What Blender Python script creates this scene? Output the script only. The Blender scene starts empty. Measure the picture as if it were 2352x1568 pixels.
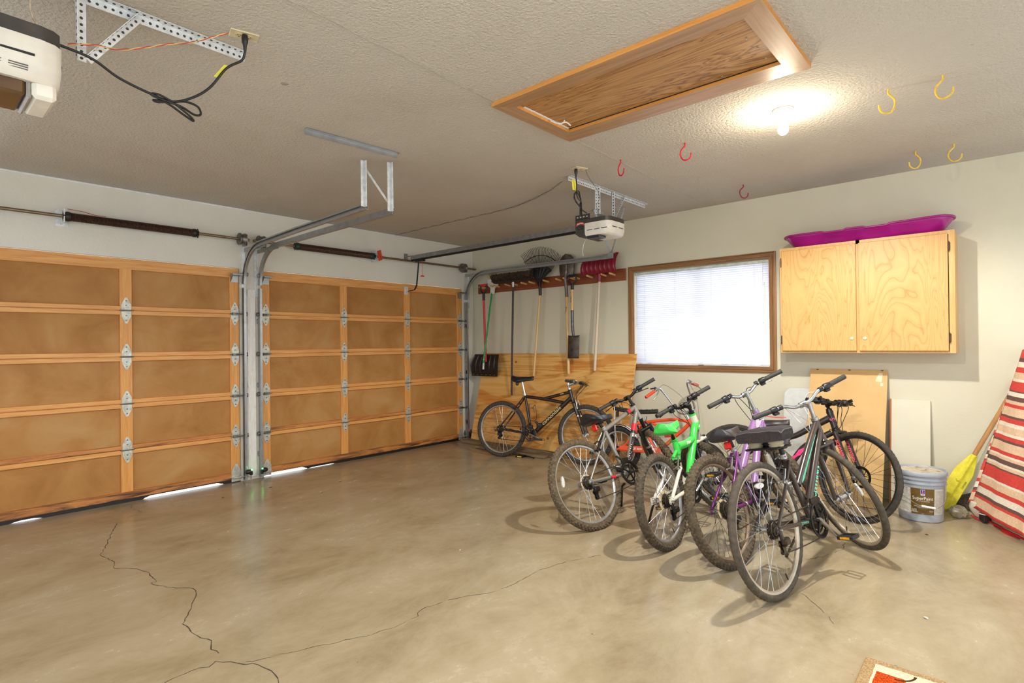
import bpy, math, random
from mathutils import Vector, Matrix
random.seed(7)
C = bpy.context.scene.collection
PI = math.pi
sin, cos, rad = math.sin, math.cos, math.radians

# ------------------------------------------------------------------ mesh builder
class G:
    """collects shapes, then becomes ONE mesh object"""
    def __init__(s):
        s.v = []; s.f = []; s.mi = []; s.m = 0
    def _add(s, vs, fs):
        b = len(s.v)
        s.v += [Vector(p) for p in vs]
        s.f += [tuple(b + i for i in f) for f in fs]
        s.mi += [s.m] * len(fs)
        return s
    def box(s, lo, hi, M=None):
        x0, y0, z0 = lo; x1, y1, z1 = hi
        vs = [Vector(p) for p in ((x0,y0,z0),(x1,y0,z0),(x1,y1,z0),(x0,y1,z0),(x0,y0,z1),(x1,y0,z1),(x1,y1,z1),(x0,y1,z1))]
        if M is not None: vs = [M @ p for p in vs]
        return s._add(vs, [(0,3,2,1),(4,5,6,7),(0,1,5,4),(1,2,6,5),(2,3,7,6),(3,0,4,7)])
    def bbox(s, lo, hi, b=.004, M=None):
        """box with chamfered edges"""
        lo = Vector(lo); hi = Vector(hi); c = (lo + hi) / 2; h = (hi - lo) / 2
        b = min(b, h.x * .9, h.y * .9, h.z * .9)
        vs = []; ix = {}
        for sx in (-1, 1):
            for sy in (-1, 1):
                for sz in (-1, 1):
                    for k in range(3):
                        p = [sx * (h.x - b), sy * (h.y - b), sz * (h.z - b)]
                        p[k] = (sx, sy, sz)[k] * h[k]
                        ix[(sx, sy, sz, k)] = len(vs); vs.append(c + Vector(p))
        fs = []
        for k in range(3):
            o = [i for i in range(3) if i != k]
            for sg in (-1, 1):
                q = []
                for a_, b_ in ((-1,-1),(1,-1),(1,1),(-1,1)):
                    t = [0,0,0]; t[k] = sg; t[o[0]] = a_; t[o[1]] = b_
                    q.append(ix[(t[0],t[1],t[2],k)])
                flip = (sg > 0) == (k == 1)
                fs.append(tuple(q[::-1]) if flip else tuple(q))
        for k in range(3):            # edges along axis k
            o = [i for i in range(3) if i != k]
            for a_ in (-1, 1):
                for b_ in (-1, 1):
                    q = []
                    for e, kk in ((-1,o[0]),(1,o[0]),(1,o[1]),(-1,o[1])):
                        t = [0,0,0]; t[k] = e; t[o[0]] = a_; t[o[1]] = b_
                        q.append(ix[(t[0],t[1],t[2],kk)])
                    fs.append(tuple(q))
        for sx in (-1, 1):
            for sy in (-1, 1):
                for sz in (-1, 1):
                    fs.append(tuple(ix[(sx,sy,sz,k)] for k in range(3)))
        if M is not None: vs = [M @ p for p in vs]
        return s._add(vs, fs)
    def tube(s, pts, r, seg=8, caps=True, closed=False, squash=None):
        pts = [Vector(p) for p in pts]; n = len(pts)
        rr = r if isinstance(r, (list, tuple)) else [r] * n
        t0 = None; vs = []; u = None
        for i, p in enumerate(pts):
            if closed: t = pts[(i+1) % n] - pts[i-1]
            elif i == 0: t = pts[1] - p
            elif i == n - 1: t = p - pts[i-1]
            else: t = (pts[i+1] - p).normalized() + (p - pts[i-1]).normalized()
            if t.length < 1e-9: t = Vector((0,0,1))
            t.normalize()
            if u is None:
                u = t.cross(Vector((0,0,1)) if abs(t.z) < .9 else Vector((1,0,0))).normalized()
            else:
                u = (u - t * u.dot(t))
                if u.length < 1e-6: u = t.orthogonal()
                u.normalize()
            w = t.cross(u)
            for k in range(seg):
                a = 2 * PI * k / seg
                ca, sa = cos(a), sin(a)
                if squash: sa *= squash
                vs.append(p + (u * ca + w * sa) * rr[i])
        fs = []
        m = n if closed else n - 1
        for i in range(m):
            for k in range(seg):
                a = i * seg + k; b = i * seg + (k+1) % seg
                c = ((i+1) % n) * seg + (k+1) % seg; d = ((i+1) % n) * seg + k
                fs.append((a, b, c, d))
        if caps and not closed:
            fs.append(tuple(range(seg))[::-1]); fs.append(tuple((n-1) * seg + k for k in range(seg)))
        return s._add(vs, fs)
    def cyl(s, p, q, r, r2=None, seg=12):
        return s.tube([p, q], [r, r if r2 is None else r2], seg)
    def lathe(s, prof, o=(0,0,0), ax=(0,0,1), seg=24, squash=1.0):
        """prof: list of (radius, height along ax)"""
        o = Vector(o); ax = Vector(ax).normalized()
        u = ax.cross(Vector((0,0,1)) if abs(ax.z) < .9 else Vector((1,0,0))).normalized(); w = ax.cross(u)
        vs = []; n = len(prof)
        for r, h in prof:
            for k in range(seg):
                a = 2 * PI * k / seg
                vs.append(o + ax * h + (u * cos(a) + w * sin(a) * squash) * r)
        fs = [(i*seg+k, i*seg+(k+1)%seg, (i+1)*seg+(k+1)%seg, (i+1)*seg+k) for i in range(n-1) for k in range(seg)]
        if prof[0][0] > 1e-5: fs.append(tuple(range(seg))[::-1])
        if prof[-1][0] > 1e-5: fs.append(tuple((n-1)*seg+k for k in range(seg)))
        return s._add(vs, fs)
    def ring(s, o, ax, prof, seg=64):
        """closed profile of (radius, height) swept round ax"""
        o = Vector(o); ax = Vector(ax).normalized()
        u = ax.cross(Vector((0,0,1)) if abs(ax.z) < .9 else Vector((1,0,0))).normalized(); w = ax.cross(u)
        m = len(prof); vs = []
        for k in range(seg):
            a = 2 * PI * k / seg; e = u * cos(a) + w * sin(a)
            for r, h in prof: vs.append(o + e * r + ax * h)
        fs = [(k*m+i, k*m+(i+1)%m, ((k+1)%seg)*m+(i+1)%m, ((k+1)%seg)*m+i) for k in range(seg) for i in range(m)]
        return s._add(vs, fs)
    def prism(s, poly, depth, M=None, z0=0.0):
        """2-D polygon in local xy, extruded from z0 to z0+depth"""
        n = len(poly)
        vs = [Vector((x, y, z0)) for x, y in poly] + [Vector((x, y, z0 + depth)) for x, y in poly]
        if M is not None: vs = [M @ p for p in vs]
        fs = [tuple(range(n))[::-1], tuple(range(n, 2*n))] + [(i, (i+1)%n, n+(i+1)%n, n+i) for i in range(n)]
        return s._add(vs, fs)
    def quad(s, a, b, c, d): return s._add([a, b, c, d], [(0,1,2,3)])
    def grid(s, fn, nu, nv):
        vs = [fn(i / nu, j / nv) for i in range(nu + 1) for j in range(nv + 1)]
        fs = [(i*(nv+1)+j, (i+1)*(nv+1)+j, (i+1)*(nv+1)+j+1, i*(nv+1)+j+1) for i in range(nu) for j in range(nv)]
        return s._add(vs, fs)
    def loft(s, rings, cap=True):
        n = len(rings[0]); vs = [p for r in rings for p in r]
        fs = [(i*n+k, i*n+(k+1)%n, (i+1)*n+(k+1)%n, (i+1)*n+k) for i in range(len(rings)-1) for k in range(n)]
        if cap: fs += [tuple(range(n))[::-1], tuple((len(rings)-1)*n+k for k in range(n))]
        return s._add(vs, fs)
    def ball(s, o, r, seg=16, sc=(1,1,1)):
        o = Vector(o); n = seg // 2; vs = []; 
        for i in range(n + 1):
            t = PI * i / n
            for k in range(seg):
                a = 2 * PI * k / seg
                vs.append(o + Vector((r*sin(t)*cos(a)*sc[0], r*sin(t)*sin(a)*sc[1], r*cos(t)*sc[2])))
        fs = [(i*seg+k, (i+1)*seg+k, (i+1)*seg+(k+1)%seg, i*seg+(k+1)%seg) for i in range(n) for k in range(seg)]
        return s._add(vs, fs)

def make(name, g, mat, parent=None, smooth=35, label=None):
    me = bpy.data.meshes.new(name)
    me.from_pydata([tuple(p) for p in g.v], [], g.f)
    mats = mat if isinstance(mat, (list, tuple)) else [mat]
    for m in mats: me.materials.append(m)
    if len(mats) > 1:
        me.polygons.foreach_set('material_index', g.mi)
    me.validate()
    if smooth:
        me.shade_smooth(); me.set_sharp_from_angle(angle=rad(smooth))
    me.update()
    o = bpy.data.objects.new(name, me); C.objects.link(o)
    if parent is not None: o.parent = parent
    if label: o['label'] = label
    return o

def tag(o, label, cat, group=None, kind=None):
    o['label'] = label; o['category'] = cat
    if group: o['group'] = group
    if kind: o['kind'] = kind
    return o
def thing(name, label, cat, M=None, group=None, kind=None):
    o = bpy.data.objects.new(name, None); C.objects.link(o)
    o.empty_display_size = .1
    if M is not None: o.matrix_world = M if isinstance(M, Matrix) else Matrix.Translation(Vector(M))
    return tag(o, label, cat, group, kind)
def struct(name, g, mat, label, cat, smooth=35):
    return tag(make(name, g, mat, None, smooth), label, cat, None, 'structure')

def basis(o, x, y, z):
    M = Matrix.Identity(4)
    for i, a in enumerate((x, y, z)):
        for k in range(3): M[k][i] = a[k]
    for k in range(3): M[k][3] = o[k]
    return M
def frame_on(p, d, nrm):
    """x along d, z along nrm"""
    d = Vector(d).normalized(); n = Vector(nrm); n = (n - d * n.dot(d)).normalized(); return basis(Vector(p), d, n.cross(d), n)

def bez(p, n=8):
    """Catmull-Rom through the points"""
    p = [Vector(q) for q in p]; q = [p[0]*2 - p[1]] + p + [p[-1]*2 - p[-2]]; out = []
    for i in range(1, len(q) - 2):
        for k in range(n):
            t = k / n; a, b, c, d = q[i-1], q[i], q[i+1], q[i+2]
            out.append(.5 * ((2*b) + (c - a)*t + (2*a - 5*b + 4*c - d)*t*t + (3*b - a - 3*c + d)*t**3))
    return out + [p[-1]]

def lettering(body, size, mat, M, parent, ext=.0006, name='lettering', align='CENTER', shear=0, sx=1.0, bold=0.0):
    cu = bpy.data.curves.new(name, 'FONT'); cu.body = body; cu.size = size; cu.extrude = ext
    cu.align_x = align; cu.align_y = 'CENTER'; cu.shear = shear; cu.offset = bold; cu.resolution_u = 3
    t = bpy.data.objects.new(name, cu); C.objects.link(t)
    dg = bpy.context.evaluated_depsgraph_get()
    me = bpy.data.meshes.new_from_object(t.evaluated_get(dg))
    bpy.data.objects.remove(t); bpy.data.curves.remove(cu)
    me.transform(M @ Matrix.Diagonal((sx, 1, 1, 1)))
    me.materials.clear(); me.materials.append(mat); me.name = name
    o = bpy.data.objects.new(name, me); C.objects.link(o); o.parent = parent
    return o

# ------------------------------------------------------------------ materials
def lin(c):
    return tuple(((x/255)/12.92 if x/255 <= .04045 else ((x/255+.055)/1.055)**2.4) for x in c) + (1.0,)
class N:
    def __init__(s, name):
        s.m = bpy.data.materials.new(name); s.m.use_nodes = True; s.t = s.m.node_tree; s.b = s.t.nodes['Principled BSDF']
        s.co = None
    def n(s, ty, **kw):
        x = s.t.nodes.new(ty)
        for k, v in kw.items():
            if k.startswith('i_'):
                x.inputs[k[2:].replace('_', ' ')].default_value = v
            else: setattr(x, k, v)
        return x
    def l(s, a, b): s.t.links.new(a, b)
    def coord(s, scale=(1,1,1), rot=(0,0,0), loc=(0,0,0)):
        if s.co is None: s.co = s.n('ShaderNodeTexCoord')
        mp = s.n('ShaderNodeMapping'); s.l(s.co.outputs['Object'], mp.inputs['Vector'])
        mp.inputs['Scale'].default_value = scale; mp.inputs['Rotation'].default_value = rot; mp.inputs['Location'].default_value = loc
        return mp.outputs['Vector']
    def noise(s, vec, scale, detail=4, rough=.55, dist=0):
        x = s.n('ShaderNodeTexNoise'); s.l(vec, x.inputs['Vector'])
        x.inputs['Scale'].default_value = scale; x.inputs['Detail'].default_value = detail; x.inputs['Roughness'].default_value = rough; x.inputs['Distortion'].default_value = dist
        return x.outputs['Fac']
    def ramp(s, fac, stops, interp='LINEAR'):
        x = s.n('ShaderNodeValToRGB'); s.l(fac, x.inputs['Fac']); x.color_ramp.interpolation = interp
        e = x.color_ramp.elements
        while len(e) > len(stops): e.remove(e[-1])
        while len(e) < len(stops): e.new(.5)
        for k, (p, c) in enumerate(stops):
            e[k].position = p; e[k].color = lin(c) if len(c) == 3 else c
        return x.outputs['Color']
    def mix(s, fac, a, b, mode='MIX'):
        x = s.n('ShaderNodeMix', data_type='RGBA', blend_type=mode)
        for sock, val in ((x.inputs[0], fac), (x.inputs[6], a), (x.inputs[7], b)):
            if hasattr(val, 'is_linked') or hasattr(val, 'links'): s.l(val, sock)
            elif isinstance(val, (int, float)): sock.default_value = val
            else: sock.default_value = lin(val) if len(val) == 3 else val
        return x.outputs[2]
    def bump(s, h, strength=.3, dist=.01):
        x = s.n('ShaderNodeBump'); s.l(h, x.inputs['Height']); x.inputs['Strength'].default_value = strength; x.inputs['Distance'].default_value = dist
        s.l(x.outputs['Normal'], s.b.inputs['Normal'])
    def color(s, c):
        if isinstance(c, tuple): s.b.inputs['Base Color'].default_value = lin(c)
        else: s.l(c, s.b.inputs['Base Color'])
    def set(s, rough=.5, metal=0., spec=None, coat=0):
        s.b.inputs['Roughness'].default_value = rough; s.b.inputs['Metallic'].default_value = metal
        if spec is not None: s.b.inputs['Specular IOR Level'].default_value = spec
        if coat: s.b.inputs['Coat Weight'].default_value = coat
        return s

def sc(c, k): return tuple(max(0, min(255, x * k)) for x in c)
_mc = {}
def paint(c, rough=.45, metal=0., var=.10, scale=14., bump=0, spec=None, coat=0):
    key = (c, rough, metal, var, scale, bump, coat)
    if key in _mc: return _mc[key]
    s = N('paint_%d_%d_%d' % tuple(int(x) for x in c)); v = s.coord()
    f = s.noise(v, scale, 4)
    s.color(s.ramp(f, [(.3, sc(c, 1 - var)), (.7, sc(c, 1 + var))])); s.set(rough, metal, spec, coat)
    if bump: s.bump(s.noise(v, scale * 8, 3), bump, .004)
    _mc[key] = s.m
    return s.m
def glow(c, e):
    s = N('glow'); s.color(c); s.b.inputs['Emission Color'].default_value = lin(c); s.b.inputs['Emission Strength'].default_value = e
    s.l(s.mix(s.noise(s.coord(), 3), c, c), s.b.inputs['Base Color'])
    return s.m
def wood(c1, c2, axis=0, fine=60., stretch=.05, rough=.5, dist=1.2, bump=.08, ring=None, big=None):
    """grain runs along axis"""
    s = N('wood'); sca = [1, 1, 1]; sca[axis] = stretch
    v = s.coord(tuple(sca)); f = s.noise(v, fine, 6, .65, dist)
    col = s.ramp(f, [(.28, c1), (.72, c2)])
    if big:
        sb = [1, 1, 1]; sb[axis] = .12
        g = s.noise(s.coord(tuple(sb), loc=(3, 5, 1)), big[0], 5, .6, 2.2)
        col = s.mix(s.ramp(g, [(big[2], (0, 0, 0)), (big[3], (255, 255, 255))]), col, big[1])
    if ring:
        w = s.n('ShaderNodeTexWave', wave_type='BANDS', bands_direction='DIAGONAL')
        sr = [1, 1, 1]; sr[axis] = ring[3]
        s.l(s.coord(tuple(sr)), w.inputs['Vector']); w.inputs['Scale'].default_value = ring[0]; w.inputs['Distortion'].default_value = ring[1]; w.inputs['Detail'].default_value = 3; w.inputs['Detail Scale'].default_value = 1.2
        col = s.mix(s.ramp(w.outputs['Fac'], [(.55, (0, 0, 0)), (.95, (170, 170, 170))]), col, ring[2])
    s.color(col); s.set(rough); s.bump(f, bump, .003)
    return s.m

# metals, plastics, rubber
STEEL = paint((172, 172, 170), .34, .9, .12, 20)
STEEL_DK = paint((120, 118, 114), .42, .85, .18, 18)
GALV = paint((172, 175, 176), .36, .85, .05, 20)
GALV_LT = paint((225, 228, 228), .42, .35, .08, 26)
CHROME = paint((205, 206, 208), .16, 1., .06, 12)
ALU = paint((176, 176, 174), .32, .9, .1, 18)
RUSTY = paint((96, 80, 68), .45, .7, .25, 30)
SPRING = paint((84, 60, 50), .40, .6, .25, 60)
BLACK = paint((26, 25, 25), .42, 0, .2, 20)
BLACKM = paint((30, 28, 27), .34, .35, .2, 30)
RUBBER = paint((64, 57, 48), .80, 0, .22, 40, .2)
RUBBER_S = paint((74, 66, 54), .78, 0, .2, 40, .15)
GRIP = paint((52, 49, 46), .62, 0, .15, 60, .2)
REDREF = paint((225, 30, 24), .22, 0, .1, 60)
AMBER = paint((226, 158, 20), .3, 0, .1, 60)
WHITE = paint((232, 230, 224), .45, 0, .05, 20)
IVORY = paint((216, 203, 168), .45, 0, .06, 20)
YELLOW = paint((230, 220, 60), .55, 0, .06, 30)
BULB_E = 330.0
LAMP2_E = 14.0
SPOT1_E = 155.0
SPOT2_E = 135.0
WORLD_E = 1.55
WIN_E = 8.5
# ------------------------------------------------------------------ setting
H = 2.724
def plaster(name, c, c2, bscale, bstr, rough=.85):
    s = N(name); v = s.coord()
    g = s.noise(v, .9, 5, .6, .4)
    col = s.ramp(g, [(.3, c), (.7, c2)])
    d = s.noise(s.coord(loc=(7, 3, 2)), 26, 8, .75)
    col = s.mix(s.ramp(d, [(.70, (0, 0, 0)), (.80, (70, 70, 70))]), col, sc(c, .62))
    s.color(col); s.set(rough, 0, .25)
    s.bump(s.noise(v, bscale, 3, .6), bstr, .010)
    return s.m
M_WALLR = plaster('plaster_cream', (206, 201, 178), (214, 209, 188), 55, .10)
M_WALLL = plaster('plaster_white', (222, 218, 203), (229, 226, 214), 42, .30)
M_CEIL = plaster('ceiling_texture', (190, 182, 168), (202, 195, 183), 58, .9, .95)
def concrete():
    s = N('concrete'); v = s.coord()
    vs = s.coord((1, .62, 1), (0, 0, rad(38)))
    a = s.noise(vs, 2.2, 10, .72, .3)
    col = s.ramp(a, [(.30, (138, 122, 94)), (.46, (160, 145, 116)), (.58, (172, 158, 130)), (.74, (184, 172, 146))])
    b = s.noise(s.coord((1, .3, 1), (0, 0, rad(38)), (4, 2, 0)), 14, 9, .78, .3)
    col = s.mix(s.ramp(b, [(.55, (0, 0, 0)), (.72, (120, 120, 120))]), col, (120, 101, 76))
    c = s.noise(s.coord(loc=(9, 1, 0)), 5.1, 8, .75, .6)
    col = s.mix(s.ramp(c, [(.58, (0, 0, 0)), (.70, (90, 90, 90))]), col, (126, 108, 82))
    gx = s.n('ShaderNodeSeparateXYZ'); s.l(s.co.outputs['Object'], gx.inputs[0])
    mr = s.n('ShaderNodeMapRange'); s.l(gx.outputs[0], mr.inputs[0]); mr.inputs[1].default_value = 0; mr.inputs[2].default_value = 4.5
    col = s.mix(mr.outputs[0], s.mix(.30, col, (134, 112, 80)), col)
    e = s.noise(s.coord(loc=(2, 7, 0)), 110, 3, .6)
    col = s.mix(s.ramp(e, [(.66, (0, 0, 0)), (.74, (160, 160, 160))]), col, (96, 80, 60))
    k = s.noise(s.coord(loc=(5, 5, 0)), 17, 4, .5, .8)
    col = s.mix(s.ramp(k, [(.735, (0, 0, 0)), (.76, (200, 200, 200))]), col, (88, 72, 54))
    s.color(col)
    r = s.ramp(a, [(.3, (112, 112, 112)), (.7, (150, 150, 150))])
    s.l(r, s.b.inputs['Roughness']); s.b.inputs['Specular IOR Level'].default_value = .45
    s.bump(s.noise(v, 60, 5, .7), .06, .003)
    return s.m
M_FLOOR = concrete()
floor = struct('floor', G().box((-.02, -7.0, -.12), (7.0, .14, 0)), M_FLOOR, 'stained grey-brown concrete garage floor with long jagged cracks', 'floor')
M_CRACK = paint((66, 55, 42), .9, 0, .2, 40)
cracks = [[(.604,-4.427),(1.092,-4.602),(1.316,-4.681),(1.523,-4.657),(1.644,-4.68),(1.747,-4.601),(1.877,-4.568),(2.062,-4.578),(2.07,-4.609),(2.199,-4.559),(2.327,-4.473),(2.415,-4.483),(2.552,-4.558),(2.677,-4.619),(2.723,-4.653),(2.835,-4.648),(2.898,-4.646),(2.995,-4.613),(3.073,-4.642),(3.132,-4.637)],
 [(3.184,-4.672),(3.239,-4.629),(3.305,-4.593),(3.351,-4.559),(3.38,-4.562),(3.44,-4.544),(3.511,-4.554),(3.60,-4.60)],
 [(3.184,-4.672),(3.206,-4.704),(3.18,-4.762),(3.189,-4.83),(3.17,-5.0)],
 [(3.295,-4.589),(3.343,-4.47),(3.42,-4.308),(3.498,-4.133),(3.54,-3.967),(3.533,-3.862),(3.491,-3.809),(3.514,-3.683),(3.545,-3.573),(3.624,-3.438),(3.656,-3.297),(3.638,-3.065),(3.69,-2.834),(3.796,-2.607)],
 [(4.79,-1.864),(4.875,-1.71),(4.925,-1.535),(4.907,-1.377)], [(4.895,-2.375),(5.026,-2.504),(5.099,-2.623)], [(.10,-4.21),(.25,-4.25),(.42,-4.22),(.52,-4.34)]]
for ci, pts in enumerate(cracks):
    g = G(); q = []
    for i in range(len(pts) - 1):
        a = Vector((*pts[i], 0)); b = Vector((*pts[i+1], 0)); d = b - a; n = max(2, int(d.length / .03)); s_ = Vector((-d.y, d.x, 0)).normalized()
        for k in range(n): q.append(a + d * (k / n) + s_ * random.uniform(-.007, .007))
    q.append(Vector((*pts[-1], 0)))
    w0 = .0019 if ci < 3 else .0014
    for i in range(len(q) - 1):
        d = (q[i+1] - q[i]); s_ = Vector((-d.y, d.x, 0)).normalized()
        if random.random() < .1 and ci != 0: continue
        w = w0 * random.uniform(.5, 1.5)
        z = Vector((0, 0, .0006))
        g.quad(q[i] - s_*w + z, q[i+1] - s_*w + z, q[i+1] + s_*w + z, q[i] + s_*w + z)
    make('crack', g, M_CRACK, floor, 0)

ceil = struct('ceiling', G().box((-.02, -7.0, H), (7.0, .02, H + .1)), M_CEIL, 'textured grey-beige garage ceiling with faint drywall seams', 'ceiling')
M_SEAM = paint((168, 160, 146), .9, 0, .1, 20)
for a, b in (((3.64, -5.4), (3.55, -3.29)), ((3.55, -2.53), (3.49, -.3))):
    g = G(); n = 40; p = [Vector((a[0] + (b[0]-a[0])*k/n + random.uniform(-.004, .004), a[1] + (b[1]-a[1])*k/n, H - .0008)) for k in range(n + 1)]
    g.tube(p, .0022, 6); make('seam', g, M_SEAM, ceil, 40)
g = G()
for x, y, r in ((4.31, -4.35, .006), (4.36, -4.0, .004), (2.9, -4.2, .02), (5.62, -2.2, .008)):
    g.lathe([(r, 0), (r * .7, -.002), (0, -.003)], (x, y, H), (0, 0, 1), 10)
make('patch', g, M_SEAM, ceil, 40)

# left wall (garage doors) : pieces around two openings, one mesh
D1 = (-6.08, -3.26); D2 = (-3.04, -.22); DT = 2.122
g = G()
for lo, hi in (((-.14, -7.0, 0), (0, D1[0] - .004, H)), ((-.14, D1[1] + .004, -.02), (0, D2[0] - .004, H)), ((-.14, D2[1] + .004, -.02), (0, 0, H)),
               ((-.14, D1[0] - .004, DT + .004), (0, D1[1] + .004, H)), ((-.14, D2[0] - .004, DT + .004), (0, D2[1] + .004, H))): g.box(lo, hi)
wl = struct('wall_left', g, M_WALLL, 'off-white textured wall with two garage door openings', 'wall', 0)
# right wall (window)
WX0, WX1, WZ0, WZ1 = 2.592, 4.040, 1.092, 2.128
g = G()
for lo, hi in (((-.14, 0, -.02), (WX0, .14, H)), ((WX1, 0, -.02), (7.0, .14, H)), ((WX0, 0, -.02), (WX1, .14, WZ0)), ((WX0, 0, WZ1), (WX1, .14, H))): g.box(lo, hi)
wr = struct('wall_right', g, M_WALLR, 'cream painted wall with the window, tool rack and cabinet', 'wall', 0)
g = G()     # white bead stands in for the light leak where ceiling and door wall meet
g.tube([(.004, -8, H - .006), (.004, -3.2, H - .006)], .007, 6); g.tube([(.003, -3.2, H - .005), (.003, -.6, H - .005)], .003, 6)
struct('light_leak_line', g, paint((236, 236, 240), .5, 0, .04, 20), 'thin white strip standing for the light leak between ceiling and garage door wall', 'trim')
g = G(); M_FLAKE = N('flaking_paint'); v = M_FLAKE.coord((1, 1, .25))
M_FLAKE.color(M_FLAKE.ramp(M_FLAKE.noise(v, 34, 8, .75, .6), [(.30, (176, 140, 98)), (.36, (236, 230, 220)), (.6, (248, 247, 245))])); M_FLAKE.set(.8); M_FLAKE.bump(M_FLAKE.noise(v, 40, 6, .7), .6, .006)
g.bbox((0, -3.185, .03), (.014, -3.105, 1.92), .003)
struct('trim_2', g, M_FLAKE.m, 'flaking white board on the post between the two garage doors', 'trim')
# dark damp footing showing at the foot of the walls by the corner
M_FOOT = N('rough_footing'); v = M_FOOT.coord()
M_FOOT.color(M_FOOT.ramp(M_FOOT.noise(v, 40, 9, .8), [(.35, (40, 30, 20)), (.5, (92, 78, 60)), (.66, (140, 126, 104))])); M_FOOT.set(.95); M_FOOT.bump(M_FOOT.noise(v, 60, 8, .8), 1, .02)
g = G(); g.grid(lambda u, w: Vector((u * .14, -.004 - .018 * sin(w * PI) * (.6 + .4 * sin(u * 40)), w * .13)), 20, 6); g.grid(lambda u, w: Vector((.004 + .018 * sin(w * PI), -.02 - u * .19, w * .14 * (.8 + .2 * sin(u * 30)))), 20, 6)
struct('trim_3', g, M_FOOT.m, 'rough damp concrete footing in the corner by the garage door', 'footing')
g = G(); g.grid(lambda u, w: Vector((5.30 + u * .7, -.012 - .03 * sin(w * PI), w * .155 * (.9 + .1 * sin(u * 23)))), 40, 8)
struct('trim_4', g, M_FOOT.m, 'crumbling dark stone footing along the wall behind the paddle', 'footing')

# outside world just beyond the doors
struct('driveway', G().box((-9, -14, -.09), (-.02, 6, -.03)), paint((190, 188, 184), .9, 0, .1, 3), 'sunlit concrete driveway outside the garage doors', 'driveway')

# ------------------------------------------------------------------ garage doors
M_FIR = wood((206, 134, 62), (238, 180, 106), 1, 46, .05, .42, .8, .05)
M_FIRV = wood((208, 136, 62), (236, 174, 98), 2, 46, .05, .42, .8, .05)
M_FIRD = wood((168, 100, 50), (222, 152, 82), 1, 40, .05, .5, .9, .06, big=(7, (74, 46, 30), .50, .66))
def hardboard():
    s = N('hardboard'); v = s.coord()
    a = s.noise(v, 2.2, 6, .6, .6)
    col = s.ramp(a, [(.32, (164, 112, 54)), (.52, (181, 131, 72)), (.72, (190, 147, 92))])
    b = s.noise(s.coord((1, .35, 1), loc=(3, 1, 8)), 5, 7, .7, 1)
    col = s.mix(s.ramp(b, [(.60, (0, 0, 0)), (.78, (120, 120, 120))]), col, (122, 76, 36))
    d = s.noise(s.coord(loc=(1, 6, 2)), 48, 8, .8)
    col = s.mix(s.ramp(d, [(.72, (0, 0, 0)), (.80, (120, 120, 120))]), col, (96, 58, 28))
    s.color(col); s.set(.55, 0, .3); s.bump(s.noise(v, 160, 3), .08, .002)
    return s.m
M_HARD = hardboard()
M_HINGE = paint((196, 196, 184), .42, .45, .12, 30)
RAILZ = (1.668, 1.265, .857, .457)
GAPS = {1: [(-4.98, -4.78, .012), (-4.10, -3.42, .022)], 2: [(-3.03, -2.55, .028), (-2.55, -2.2, .007), (-.27, -.225, .012)]}
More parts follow.
